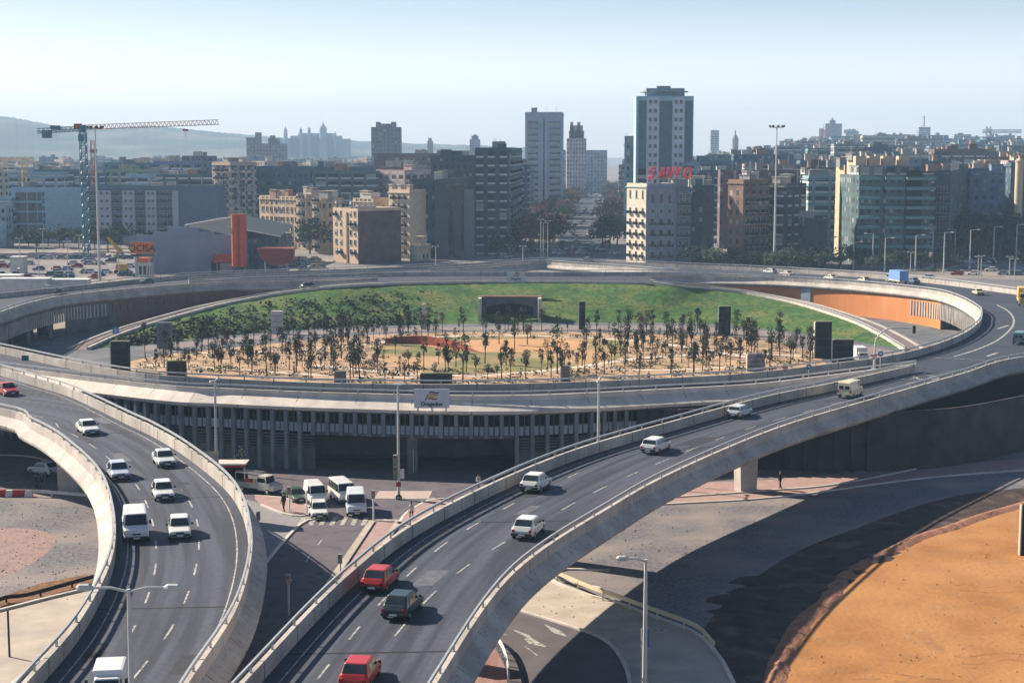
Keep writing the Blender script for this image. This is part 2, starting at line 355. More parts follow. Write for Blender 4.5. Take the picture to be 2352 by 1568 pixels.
gp('brick_paving', [(1040, 1460), (1110, 1470), (1140, 1492), (1160, 1530), (1165, 1568), (1140, 1760), (900, 1800), (940, 1500)], 4, mixin(mat('brick_paving', (.34, .20, .18), .9, .12, 2), (.27, .15, .14), .9, .45, .6, (1, .1, 1)))
gp('topsoil', [(2900, 1085), (2352, 1120), (2150, 1150), (1960, 1215), (1840, 1262), (1730, 1330), (1650, 1400), (1610, 1470), (1660, 1520), (1700, 1600), (1740, 1800), (2100, 1800), (2900, 1400)], 2, DSOIL, True)
ORE = [(1775, 1640), (1783, 1547), (1817, 1470), (1850, 1422), (1898, 1381), (1925, 1340), (1953, 1312), (2000, 1284), (2060, 1257), (2120, 1230), (2188, 1210), (2350, 1158), (2900, 1010)]
gp('orange_soil', ORE+[(3400, 1500), (2800, 1900), (1760, 1900)], 3, SOIL)
def ridge():                                           # low bank of spoil along the edge of the orange ground
    P = cr(px(ORE), .8); rnd = random.Random(5); mb = MB(); N_ = normals(P)
    for i, p in enumerate(P):
        h = .16+.14*rnd.random(); o_ = N_[i]
        for u, z in ((-.9, 0), (-.35, h*.7), (0, h), (.3, h*.7), (.8, 0)): mb.v.append((p.x+o_.x*(u+rnd.uniform(-.1, .1)), p.y+o_.y*u, z))
    for k in range(len(P)-1):
        for j in range(4): a = k*5+j; mb.f.append((a, a+1, a+6, a+5)); mb.m.append(0)
    tag(mb.build('soil_ridge', mat('ridge_soil', (.32, .15, .09), .95, .25, 1, bump=.8)), kind='structure')
    mb = MB()                                          # humps of loose topsoil
    for k in range(34):
        t = rnd.random(); x = 1640+t*420; y = 1420-t*190+rnd.uniform(-45, 35)
        c = U(x, y); r = rnd.uniform(1, 2.6); i0 = len(mb.v); n = 9
        r *= .8; mb.v.append((c.x, c.y, r*rnd.uniform(.15, .25)))
        for q, hh in ((.5, .16), (1, 0)):
            for a in range(n): rr = r*q*rnd.uniform(.75, 1.2); mb.v.append((c.x+rr*cos(2*pi*a/n)*1.5, c.y+rr*sin(2*pi*a/n), r*hh*rnd.uniform(.4, 1)))
        for a in range(n):
            b = (a+1) % n; mb.f.append((i0, i0+1+a, i0+1+b)); mb.f.append((i0+1+a, i0+1+n+a, i0+1+n+b, i0+1+b)); mb.m += [0, 0]
    tag(mb.build('topsoil_heaps', DSOIL, smooth=True), kind='stuff')
ridge()
def kerb(name, pts, m=None, wd=.28, h=.14, smooth=True):
    P = cr(px(pts), 1.0) if smooth else px(pts); mb = MB(); mb.sweep(P, normals(P), [(-wd/2, 0), (-wd/2, h), (wd/2, h), (wd/2, 0)])
    return tag(mb.build(name, m or CONCW), kind='structure')
kerb('kerb', [(1161, 1393), (1322, 1443), (1388, 1470), (1425, 1509), (1446, 1568), (1450, 1700)])
kerb('kerb', [(1241, 1295), (1266, 1332), (1361, 1370), (1405, 1379), (1500, 1415), (1597, 1454), (1652, 1509), (1690, 1580)])
kerb('kerb', [(1430, 1162), (1560, 1157), (1800, 1141), (2130, 1098), (2500, 1070)])
kerb('kerb', [(1500, 1146), (1764, 1127), (1920, 1113), (2140, 1070)])
kerb('kerb', [(585, 1140), (640, 1143), (700, 1158), (712, 1172), (706, 1183), (690, 1186), (650, 1180), (600, 1160)])
kerb('kerb', [(915, 1205), (935, 1178), (985, 1150), (1020, 1146)])
kerb('kerb', [(735, 1192), (688, 1206), (598, 1310), (540, 1400)])
kerb('kerb', [(-80, 1421), (0, 1403), (110, 1375), (215, 1350)], h=.2)
kerb('kerb', [(-60, 1672), (35, 1568), (120, 1500), (200, 1452)], h=.2)
kerb('kerb', [(1400, 1356-45), (1300, 1308), (1270, 1316), (1300, 1335), (1380, 1352)])
kerb('kerb', [(-200, 1048), (60, 1048), (160, 1085)])
def tracks():
    rn = random.Random(6); mb = MB(); TR = mat('track_soil', (.32, .145, .05), .95, .3, 1.2, bump=.5)
    for k in range(3):
        x, y = rn.uniform(1900, 2250), rn.uniform(1330, 1560); dx, dy = rn.choice([(260, 18), (300, -30), (120, 90), (200, 5)]); P = cr(px([(x, y), (x+dx*.3, y+dy*.3+rn.uniform(-10, 10)), (x+dx*.7, y+dy*.7+rn.uniform(-10, 10)), (x+dx, y+dy)]), .8); N_ = normals(P)
        for off in (0, 1.5):
            for i in range(len(P)-1):
                if rn.random() < .25: continue
                w_ = rn.uniform(.04, .10); a, b = P[i]+N_[i]*off, P[i+1]+N_[i+1]*off; z = Vector((0, 0, .016+.0004*k)); mb.face([a-N_[i]*w_+z, b-N_[i+1]*w_+z, b+N_[i+1]*w_+z, a+N_[i]*w_+z])
    tag(mb.build('tyre_tracks', TR), kind='stuff')
    for nm, m, reg_, n in (('stones', mat('stone', (.42, .30, .20), .9, .3, 2), (1800, 2352, 1200, 1568), 420), ('stones', mat('grey_stone', (.26, .25, .26), .9, .3, 2), (1230, 2100, 1110, 1420), 420), ('stones', mat('grey_stone', (.3, .3, .3)), (0, 215, 1150, 1380), 260)):
        mb = MB()
        for k in range(n):
            x, y = rn.uniform(*reg_[:2]), rn.uniform(*reg_[2:])
            if nm == 'stones' and n == 420 and reg_[0] == 1230 and (x-1230)*.55+(y-1110) > 420: continue
            if reg_[0] == 1800 and x-1783 < (1547-y)*1.35-40: continue
            c = U(x, y); q = rn.uniform(.03, .1); mb.box((c.x, c.y, 0), (q*rn.uniform(1, 2), q, q*.7), rn.uniform(0, 3), top=.6)
        tag(mb.build(nm, m), kind='stuff')
    mb = MB()
    for k in range(110):
        x, y = rn.choice([(rn.uniform(1800, 2352), rn.uniform(1250, 1560)), (rn.uniform(1300, 1900), rn.uniform(1150, 1300)), (rn.uniform(0, 200), rn.uniform(1150, 1330))])
        if x > 1780 and y > 1300 and x-1783 < (1547-y)*1.35-40: continue
        c = U(x, y)
        for j in range(5): u = Vector((rn.gauss(0, 1), rn.gauss(0, 1), .4)).normalized()*rn.uniform(.06, .16); mb.face([c+Vector((-.03, 0, 0)), c+Vector((.03, 0, 0)), c+u+Vector((0, 0, .1))])
    tag(mb.build('weeds', mat('weed', (.10, .12, .05), .9, .3, 1)), kind='stuff')
tracks()
# painted markings
def marks(name, polys, z=.03, m=None):
    mb = MB()
    for p in polys:
        q = [Vector((v.x, v.y, v.z+z)) for v in p]
        if ((q[1]-q[0]).cross(q[2]-q[0])).z < 0: q = q[::-1]
        mb.face(q)
    return tag(mb.build(name, m or PAINTM), kind='structure')
PAINTM = mixin(mat('road_paint', (.50, .48, .44), .7, .08, 3), (.14, .14, .15), 2.5, .42, .68)
z0 = []
for k in range(7):
    x = 684+k*24; z0.append(px([(x, 1206), (x+11, 1206), (x+20, 1188), (x+9, 1188)]))
marks('zebra_crossing', z0)
def seg(a, b, wpx=2): return px([(a[0], a[1]), (b[0], b[1]), (b[0]+wpx, b[1]+.3), (a[0]+wpx, a[1]+.3)])
marks('lane_marking', [seg((738, 1239), (729, 1251), 3), (seg((711, 1275), (701, 1290), 3)), seg((670, 1330), (660, 1346), 3)])
marks('lane_marking', [px([(862, 1145), (1000, 1146), (1000, 1143.5), (862, 1142.5)]), px([(860, 1196), (925, 1197), (926, 1193), (862, 1192)])])
marks('lane_marking', [px([(1145, 1450), (1167, 1459), (1164, 1460.5), (1143, 1452)]), px([(1207, 1483), (1236, 1505), (1232, 1505), (1204, 1484)]), px([(1115, 1466), (1160, 1486), (1182, 1499), (1186, 1496), (1160, 1480), (1122, 1465)])], z=.03)
marks('arrow_marking', [px([(1182, 1446), (1216, 1459), (1222, 1466), (1256, 1484), (1252, 1486), (1215, 1478), (1202, 1466), (1215, 1466), (1180, 1448)]), px([(1250, 1433), (1290, 1449), (1302, 1462), (1270, 1453)])])
marks('lane_marking', [px([(1488, 1446), (1538, 1446), (1536, 1449), (1488, 1449)])], z=.035)
# ================================================================ VIADUCT CURVES
def DC(pts, h=1.0, step=2.0): return cr([D(x, y, h) if len(p_) == 2 else Vector((x, y, zd(y)+h)) for p_ in pts for x, y in [p_[:2]]], step)
W3 = 'w'
INNER = [(866, 637), (784, 642), (612, 645), (500, 647), (408, 653), (319, 660), (159, 676), (75, 692), (0, 715), (-89, 250, W3), (-83, 232, W3), (0, 796), (167, 831), (333, 858), (500, 869), (784, 880), (1176, 881), (1568, 866), (1735, 855), (1901, 836), (2035, 818), (2135, 795), (2208, 768), (2246, 743), (2256, 725), (2251, 708), (2201, 681), (2135, 665), (1968, 648), (1801, 638), (1650, 634), (1494, 632)]
NEAR = [(2101, 835), (1901, 861), (1735, 880), (1568, 890), (1176, 907), (784, 901), (500, 890), (408, 886), (188, 862), (0, 838), (-71, 205, W3)]
LRIGHT = [(-72, 205.5, W3), (0, 845), (80, 868), (167, 895), (300, 957), (350, 980), (430, 1028), (530, 1112), (570, 1220), (540, 1380), (420, 1568), (-16.4, 66, W3)]
OUTL = [(-24.2, 66, W3), (60, 1568), (200, 1400), (265, 1240), (240, 1100), (150, 1010), (77, 968), (0, 935), (-84, 188, W3), (-108, 218, W3), (-122, 255, W3), (-118, 292, W3), (0, 673), (160, 657), (433, 631), (784, 618), (1000, 609), (1100, 603), (1238, 596)]
OUTR = [(1238, 596), (1350, 598), (1500, 604), (1800, 617), (2000, 629), (2150, 642), (2352, 668), (118, 275, W3), (112, 245, W3), (92, 220, W3), (2352, 818), (2200, 859), (2001, 915), (1785, 980), (1560, 1074), (1400, 1160), (1176, 1310), (990, 1568), (-5.2, 66, W3)]
RLEFT = [(-14.6, 66, W3), (560, 1568), (800, 1320), (1000, 1175), (1300, 1040), (1568, 961), (1768, 908), (1918, 878), (2101, 838)]
BANKTOP = [(1500, 645), (1450, 643), (1176, 641), (1017, 643), (880, 646)]
cI, cN, cLR, cOL, cOR, cRL = [DC(p) for p in (INNER, NEAR, LRIGHT, OUTL, OUTR, RLEFT)]
cBT = [D(x, y, .8) for x, y in BANKTOP]
GAPTOP = [(985, 620), (1060, 616), (1144, 610), (1238, 601), (1330, 606), (1425, 612), (1500, 618), (1560, 621)]
GAPBOT = [(1562, 625), (1300, 624.5), (1176, 624), (984, 624)]
cGT, cGB = DC(GAPTOP), DC(GAPBOT)
ring = thing('ring_viaduct', 'raised ring of motorway viaducts in pale concrete with two slip roads curving off it', 'viaduct', (0, 170, 0))
def flat(c, h=0): return [Vector((p.x, p.y, zd(p.y)+h)) for p in c]
outer = flat(cOR)+flat(cRL)+flat(cN)+flat(cLR)+flat(cOL)[:-1]
hole1 = flat(cI)+flat(cBT)
hole2 = flat(cGT)+flat(cGB)
def deck():
    loops = [outer[:] if 1 else 0, hole1, hole2]
    # outer loop order: far right -> round -> bottom of right slip, up its left side, ring near side leftwards, left slip, far left
    lp = flat(cOR)+flat(cRL)+flat(cN)+flat(cLR)+flat(cOL)[:-1]
    V = [p for L in (lp, hole1, hole2) for p in L]; tr = tessellate_polygon([lp, hole1, hole2])
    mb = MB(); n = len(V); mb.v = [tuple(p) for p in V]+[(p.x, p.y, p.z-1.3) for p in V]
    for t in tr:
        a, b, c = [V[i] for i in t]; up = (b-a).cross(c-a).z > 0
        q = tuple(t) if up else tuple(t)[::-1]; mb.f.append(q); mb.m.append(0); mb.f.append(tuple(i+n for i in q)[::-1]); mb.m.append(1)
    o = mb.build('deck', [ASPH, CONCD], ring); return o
deck()
PROF = [(0, 0), (.28, 0), (.30, -.8), (1.25, -1.55), (1.2, -1.8), (.3, -2.35), (0, -2.3)]
PROFN = [(0, 0), (.28, 0), (.30, -.55), (2.1, -1.5), (2.05, -1.85), (.3, -2.4), (0, -2.35)]
PROFM = [(-.22, 0), (.22, 0), (.3, -1.0), (-.3, -1.0)]
def parapet(name, c, prof, m=CONC, **k):                # with the cast joints between its lengths
    mb = MB(); mb.sweep(c, normals(c), prof); N_ = normals(c); m_ = len(prof); s = 0
    cx, cz = sum(p[0] for p in prof)/m_, sum(p[1] for p in prof)/m_; g = [(p[0]+(.014 if p[0] > cx else -.014), p[1]+(.014 if p[1] > cz else -.014)) for p in prof]
    for k in range(2, len(c)-2):
        s += (c[k]-c[k-1]).length
        if s > 5.2: s = 0; t = (c[k+1]-c[k]).normalized()*.035; mb.sweep([c[k]-t, c[k]+t], [N_[k], N_[k]], g, 1)
    return mb.build(name, [m, mat('joint_dark', (.09, .085, .08), .9, .1)], ring)
def rail(c, h=.42, off=.15, step=2, name='guard_rail', par=None, m=None):
    mb = MB(); N_ = normals(c); P = [p+q*off+Vector((0, 0, h)) for p, q in zip(c, N_)]
    mb.sweep(P, N_, [(-.06, -.09), (-.06, .09), (.06, .09), (.06, -.09)])
    for k in range(0, len(P), step): mb.box((P[k].x, P[k].y, P[k].z-h), (.12, .12, h))
    return mb.build(name, m or STEEL, par or ring)
iI = parapet('inner_parapet', cI, PROF); parapet('near_parapet', cN, PROFN, CONCW); parapet('slip_road_parapet', cLR, PROF); parapet('outer_parapet', cOL, PROF)
parapet('outer_parapet', cOR, PROF); parapet('slip_road_parapet', cRL, PROF)
for c in (cI, cN, cLR, cOL, cOR, cRL): rail(c)
g1 = cGT[:]; parapet('gap_parapet', g1[::-1], PROF); rail(cGT)
cA = DC([(433, 642), (784, 628), (984, 624), (1176, 624), (1300, 624.5), (1560, 625), (1831, 634)]); parapet('median_barrier', cA, PROFM); rail(cA, off=0)
# underside spine beams of the two slip roads
def ribbon_mid(a, b, n): A, B_ = resample(a, n), resample(b, n); return A, B_
def cutY(c, lo, hi): return [p for p in c if lo <= p.y <= hi]
rl = cRL; rr = [p for p in cOR[::-1] if True]
rr = rr[:next(i for i, p in enumerate(rr) if p.x > 66 and p.y > 190)]
ll = cOL[:next(i for i, p in enumerate(cOL) if p.x < -90)]; lr = cLR[::-1]
def spine(A, B_, n):
    A, B_ = ribbon_mid(A, B_, n); mb = MB(); C_ = [(a+b)/2 for a, b in zip(A, B_)]; C_ = [Vector((p.x, p.y, zd(p.y)-1.3)) for p in C_]
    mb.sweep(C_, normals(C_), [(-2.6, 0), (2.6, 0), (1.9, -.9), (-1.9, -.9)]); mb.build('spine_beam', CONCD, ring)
spine(rl, rr, 70); spine(ll, lr, 80)
def surf(A, B_, n):
    A, B_ = ribbon_mid(A, B_, n); mb = MB(); v = 0
    for k in range(n-1):
        a, b, c, d = A[k], B_[k], B_[k+1], A[k+1]; dv = ((c+d)/2-(a+b)/2).length; wd = (b-a).length
        f = lambda p: (p.x, p.y, zd(p.y)+.006)
        ab, dc = a.lerp(b, .004), d.lerp(c, .004)
        mb.face([f(a), f(b), f(c), f(d)], 0, [(0, v), (wd, v), (wd, v+dv), (0, v+dv)]); v += dv
    o = mb.build('road_surface', ROAD, ring)
    if o.data.polygons[0].normal.z < 0: o.data.flip_normals()
surf(rl, rr, 90); surf(ll, lr, 100)
def dashes(c, side, off, dash, gap, wd=.13, start=0, end=None, name='lane_marking'):
    fine = [Vector((p.x, p.y, zd(p.y)+.016)) for p in resample(c, int(plen(c)/.5))]; N_ = normals(fine); P = [p+q*off*side for p, q in zip(fine, N_)]
    mb = MB(); s = 0; out = []
    for k in range(1, len(P)):
        s += (P[k]-P[k-1]).length
        if s < start or (end and s > end): continue
        if dash is None or (s % (dash+gap)) < dash:
            a, b = P[k-1], P[k]; u, v = N_[k-1]*wd/2, N_[k]*wd/2; f = [a-u, b-v, b+v, a+u]
            if ((f[1]-f[0]).cross(f[2]-f[0])).z < 0: f = f[::-1]
            mb.face(f)
        elif mb.f: mb.build('lane_dash', PAINTM, ring); mb = MB()
    if mb.f: mb.build('lane_dash' if dash else name, PAINTM, ring)
Lr_ = cLR[::-1]
dashes(ll, -1, 2.75, 2.8, 4.2); dashes(Lr_, 1, 3.45, 2.8, 4.2); dashes(rl, -1, 2.75, 2.8, 4.2, end=112); dashes(rr, 1, 4.35, 2.8, 4.2, end=150)
dashes(rl, -1, .9, None, 0, .1); dashes(rr, 1, .75, None, 0, .1); dashes(ll, -1, .8, None, 0, .1); dashes(Lr_, 1, .8, None, 0, .1)
def joint(A, B_, f):
    a, b = resample(A, 200)[int(f*199)], resample(B_, 200)[int(f*199)]; t = (b-a).normalized(); n_ = Vector((-t.y, t.x, 0))*.11; mb = MB(); g = lambda p: Vector((p.x, p.y, zd(p.y)+.012))
    mb.face([g(a)-n_, g(b)-n_, g(b)+n_, g(a)+n_]); mb.build('expansion_joint', BLACK, ring)
for f in (.12, .33, .55, .78): joint(rl, rr, f); joint(ll, lr, f+.06)
rnd = random.Random(77); PTM = mat('repair_asphalt', (.035, .038, .05), .85, .2, 2); PT2 = mat('old_asphalt', (.12, .125, .15), .85, .2, 2)
for A, B_ in ((rl, rr), (ll, lr)):
    RA, RB = resample(A, 400), resample(B_, 400)
    for k in range(9):
        i = rnd.randint(8, 260); n_ = rnd.randint(3, 14); u = rnd.choice([.12, .38, .62, .80])+rnd.uniform(-.03, .03); v = u+rnd.uniform(.06, .18); mb = MB()
        g = lambda i, f: (lambda p: Vector((p.x, p.y, zd(p.y)+.009)))(RA[i].lerp(RB[i], min(.95, f)))
        for j in range(n_): mb.face([g(i+j, u), g(i+j, v), g(i+j+1, v), g(i+j+1, u)])
        mb.build('road_patch', rnd.choice([PTM, PTM, PT2]), ring)
# curved solid line and symbols on the right of the ring
def dline(pts, wd=.35, name='lane_marking'):
    P = [Vector((p.x, p.y, p.z+.014)) for p in cr([D(x, y) for x, y in pts], 1)]; N_ = normals(P); mb = MB()
    for a, b, u, v in zip(P, P[1:], N_, N_[1:]): mb.face([a-u*wd/2, b-v*wd/2, b+v*wd/2, a+u*wd/2])
    return mb.build(name, PAINTM, ring)
dline([(2191, 819), (2243, 803), (2284, 785), (2311, 766), (2327, 746), (2327, 729), (2315, 714), (2290, 700)])
dline([(2097, 819), (2200, 824), (2326, 829)], .2)
for x, y in ((2140, 798), (2275, 815), (2050, 828), (2300, 752)): dline([(x-8, y+3), (x+16, y-5)], .5, 'arrow_marking')
for cx, cy, rx_, ry_ in ((2078, 866, 23, 4.5), (2130, 867, 25, 5)):
    dline([(cx+rx_*cos(t*.3926), cy-rx_*0-ry_*sin(t*.3926)-t*0) for t in range(17)], .3, 'arrow_marking')
dline([(2245, 676), (2262, 671), (2280, 668)], .3); dline([(1600, 645.5), (1602, 645)], .3)
for a, b in (((2110, 690), (2130, 692)), ((20, 702), (45, 697)), ((230, 668), (260, 664)), ((470, 642), (500, 640)), ((640, 634), (670, 633))): dline([a, b], .3)
# ---------------------------------------------------------------- piers
def pier(x, y, wd, dp, ztop, rz=0, lab=''):
    c = U(x, y); t = thing('bridge_pier', lab, 'pier', c, rz, None); mb = MB(); mb.local = True
    mb.face([(-wd/2*.82, -dp/2, 0), (wd/2*.82, -dp/2, 0), (wd/2, -dp/2, ztop), (-wd/2, -dp/2, ztop)])
    mb.face([(-wd/2*.82, dp/2, 0), (wd/2*.82, dp/2, 0), (wd/2, dp/2, ztop), (-wd/2, dp/2, ztop)][::-1])
    mb.face([(-wd/2*.82, dp/2, 0), (-wd/2*.82, -dp/2, 0), (-wd/2, -dp/2, ztop), (-wd/2, dp/2, ztop)])
    mb.face([(wd/2*.82, -dp/2, 0), (wd/2*.82, dp/2, 0), (wd/2, dp/2, ztop), (wd/2, -dp/2, ztop)])
    mb.build('shaft', CONC, t)
pier(1712, 1126, 2.3, 1.5, 6.2, R(20), 'tapered concrete pier standing in the sunlight under the right slip road')
pier(1272, 1290, 2.0, 1.5, 6.5, R(20), 'squat concrete pier in shadow beside the low curved wall and gravel')
pier(163, 1132, 2.6, 1.4, 6.2, R(-15), 'grey concrete pier under the left slip road next to the parked pale car')
for x, y in ((890, 1500), (330, 1560), (480, 1190)):
    pier(x, y, 2.2, 1.5, 6.6, R(10), ['concrete pier deep in shadow under the right slip road', 'concrete pier hidden below the left slip road near the picture edge', 'concrete pier below the left slip road near the traffic island'][(890, 330, 480).index(x)])
# ---------------------------------------------------------------- outer wall of the ring
cW = [p for p in resample(DC([(-92, 232, W3), (-83, 218, W3), (-71, 204, W3), (188, 862), (408, 886), (500, 890), (784, 901), (1176, 907), (1568, 890)])[:], 400)]
qa = [Vector((p.x, p.y, 0)) for p in cW]+[Vector((x, y, 0)) for x, y in ((30, 178.2), (40, 176.8), (50, 179.5), (60, 188), (72, 199), (86, 214), (100, 232), (108, 250))]
qa = resample(cr([qa[0]]+qa[20::20][:19]+qa[400:], 1.0), int(plen(qa)/1.62))
NW = [-n_ for n_ in normals(qa)]                        # facing away from the ring
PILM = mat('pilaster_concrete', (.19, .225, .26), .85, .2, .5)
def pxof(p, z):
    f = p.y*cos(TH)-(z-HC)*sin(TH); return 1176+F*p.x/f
DWALL = mixin(mat('shaded_wall', (.05, .05, .055), .9, .3, .4), (.09, .08, .08), .3, .5, .7); wd_ = MB(); wp, wl, wpan, wdk = MB(), MB(), MB(), MB(); npil = 0  # right stretch of the same wall, its colour darkened to paint shade
for k in range(len(qa)-1):
    a, b = qa[k]+NW[k]*1.5, qa[k+1]+NW[k+1]*1.5; mid = (a+b)/2; x = pxof(mid, 4); zt = zd(mid.y)-.95
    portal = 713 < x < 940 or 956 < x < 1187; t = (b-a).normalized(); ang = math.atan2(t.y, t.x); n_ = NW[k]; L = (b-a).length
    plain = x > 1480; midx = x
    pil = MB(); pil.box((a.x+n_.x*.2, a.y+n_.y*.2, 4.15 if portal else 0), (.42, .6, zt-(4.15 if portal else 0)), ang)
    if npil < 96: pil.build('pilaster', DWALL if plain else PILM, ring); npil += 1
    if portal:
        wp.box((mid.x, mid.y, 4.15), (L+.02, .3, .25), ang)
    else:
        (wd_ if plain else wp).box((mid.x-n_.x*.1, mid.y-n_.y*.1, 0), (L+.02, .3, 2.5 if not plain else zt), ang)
        if plain: continue
        if not plain:
            for j in range(5): wl.box((mid.x-n_.x*.05, mid.y-n_.y*.05, 2.62+j*.33), (L, .25, .16), ang)
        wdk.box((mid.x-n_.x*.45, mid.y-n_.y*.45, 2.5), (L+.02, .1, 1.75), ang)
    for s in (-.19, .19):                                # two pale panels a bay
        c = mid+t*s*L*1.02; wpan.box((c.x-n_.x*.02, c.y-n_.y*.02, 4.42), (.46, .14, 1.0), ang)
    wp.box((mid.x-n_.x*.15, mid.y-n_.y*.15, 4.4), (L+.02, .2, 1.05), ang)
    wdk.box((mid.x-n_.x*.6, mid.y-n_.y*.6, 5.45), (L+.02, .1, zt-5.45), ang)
    wl.box((mid.x, mid.y, 5.45), (.09, .15, zt-5.45), ang)
for q_, mi_ in ((wpan, 1), (wdk, 2), (wl, 0)):
    o_ = len(wp.v); wp.v += q_.v; wp.f += [tuple(i+o_ for i in f) for f in q_.f]; wp.m += [mi_]*len(q_.f)
wp.build('wall', [CONCD, mat('panel_grey', (.36, .45, .54), .8, .1, 1), DARK], ring); wd_.build('shaded_wall', DWALL, ring);
p = min((q+n_*1.5 for q, n_ in zip(qa, NW)), key=lambda q: abs(pxof(q, 2)-948)); mb = MB(); mb.box((p.x, p.y, 0), (1.15, .9, 4.2)); mb.build('portal_pier', CONCD, ring)
mb = MB(); mb.box((p.x+.1, p.y-.5, .2), (.08, .06, 2.6)); mb.build('drainpipe', STEEL, ring)
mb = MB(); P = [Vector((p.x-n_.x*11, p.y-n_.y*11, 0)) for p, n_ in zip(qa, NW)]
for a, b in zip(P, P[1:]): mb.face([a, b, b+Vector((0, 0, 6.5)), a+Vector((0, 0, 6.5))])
mb.build('portal_shade_backing', mat('portal_dark', (.015, .012, .012), .9, .2), ring)  # near-black sheet added behind the portals to keep the under-deck dark
# ---------------------------------------------------------------- inner wall of the ring
Nn = normals(cI); iw = [p+q*.45 for p, q in zip(cI, Nn)]
zones = {'o': MB(), 'g': MB(), 'b': MB()}; portalL = [(0, 58), (66, 104), (116, 150)]; mbp = MB()
bars = []
for k in range(len(iw)-1):
    a, b = iw[k], iw[k+1]; mid = (a+b)/2; x = pxof(mid, 3); zt = zd(mid.y)-1.3; far = mid.y > 232
    t = (b-a).normalized(); ang = math.atan2(t.y, t.x); L = (b-a).length+.02; n_ = Nn[k]
    key = 'o' if far and (x > 1500 and x < 2165) else 'b' if far and 265 < x < 1000 else 'g'  # b: the orange render again, its colour browned to paint shade
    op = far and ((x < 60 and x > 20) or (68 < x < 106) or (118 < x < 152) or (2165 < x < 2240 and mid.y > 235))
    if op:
        zones['g'].box((mid.x, mid.y, 4.2), (L, .3, zt-4.2), ang); mbp.box((mid.x-n_.x*3, mid.y-n_.y*3, 0), (L, .2, 4.2), ang)  # near-black backing stands in for the shade inside the opening
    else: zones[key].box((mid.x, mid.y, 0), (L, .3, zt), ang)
    if far:
        p = mid+n_*.2
        for s in (-.5, .5):
            c = p+t*s*1.0
            if x > 2085 and not op or x > 2165: bars.append(('slat', c, ang, 3.1, zt))
            elif 1700 < x <= 2085 or 250 < x < 620: bars.append(('slot', c, ang, 1.7, zt) if s < 0 else None)
            elif x <= 250: bars.append(('slat', c, ang, 2.6, zt))
zones['o'].build('orange_wall', ORANGE, ring); zones['b'].build('shaded_orange_wall', mixin(mat('shaded_orange_render', (.22, .115, .10), .9, .12, .3), (.14, .09, .09), .5, .5, .7), ring); zones['g'].build('inner_wall', CONCD, ring); mbp.build('portal_shade_backing', DARK, ring)
rest = MB(); nb = 0
for b_ in [q for q in bars if q]:
    ty, c, ang, hh, zt = b_; mb = MB()
    if ty == 'slot': mb.box((c.x, c.y, zt-hh-.3), (.16, .12, hh), ang); mb.build('vent_slot', mat('slot_shadow', (.25, .09, .03), .9, .1), ring) if nb < 90 else 0
    else:
        mb.box((c.x, c.y, zt-hh-.3), (.46, .2, hh), ang)
        if nb < 90: mb.build('slat', CONC, ring)
        else: rest.box((c.x, c.y, zt-hh-.3), (.46, .2, hh), ang)
    nb += 1
tag(rest.build('slats', CONC, ring), kind='stuff')
q_ = min((i for i in range(len(iw)-1) if iw[i].y > 300), key=lambda i: abs(pxof(iw[i], 5)-1858)); t_ = (iw[q_+1]-iw[q_]).normalized(); c = iw[q_]+Nn[q_]*.25; mb = MB(); mb.box((c.x, c.y, zd(c.y)-4.2), (2.4, .25, 3.0), math.atan2(t_.y, t_.x)); mb.build('vent_grille', mat('panel_grey', (.42, .44, .46)), ring)
# ---------------------------------------------------------------- grass bank, ramps
def ramp_h(x):
    if x < 1176: return max(0, min(1, (x-205)/555))
    return max(0, min(1, (2076-x)/560))
CREST = [(200, 793), (265, 765), (333, 741), (420, 716), (500, 695), (610, 673), (700, 660), (784, 651), (880, 646), (1017, 643), (1176, 641), (1450, 643), (1552, 649), (1625, 655), (1691, 663), (1760, 675), (1829, 690), (1900, 711), (1968, 735), (2025, 763), (2079, 796)]
BASE = [(214, 799), (260, 797), (333, 790), (420, 781), (500, 772), (610, 761), (700, 756), (784, 751), (880, 747), (1017, 744), (1176, 742), (1450, 740), (1552, 741), (1625, 744), (1691, 748), (1760, 755), (1829, 763), (1900, 773), (1968, 784), (2025, 793), (2072, 800)]
def crestpt(x, y):
    k = ramp_h(x); a, b, c = ray(x, y); h = .8; A = k*DA+h; B_ = k*DB; t = (A-HC)/(c+B_*b); return Vector((a*t, b*t, HC+c*t-h))
cC = cr([crestpt(x, y) for x, y in CREST], 2); cB = cr(px(BASE), 2); nC = 150; cC = resample(cC, nC); cB = resample(cB, nC)
def bank():
    mb = MB(); rows = 12; rnd = random.Random(9)
    for i in range(nC):
        for r in range(rows+1):
            t = r/rows; p = cB[i].lerp(cC[i], t); s = t*t*(3-2*t)*.35+t*.65
            z = cC[i].z*s+(rnd.uniform(-.12, .12) if 0 < r < rows else 0); mb.v.append((p.x, p.y, z-(0.02 if r == rows else 0)))
    for i in range(nC-1):
        for r in range(rows): a = i*(rows+1)+r; mb.f.append((a, a+rows+1, a+rows+2, a+1)); mb.m.append(0)
    tag(mb.build('grass_bank', GRASS, smooth=True), kind='structure')
bank()
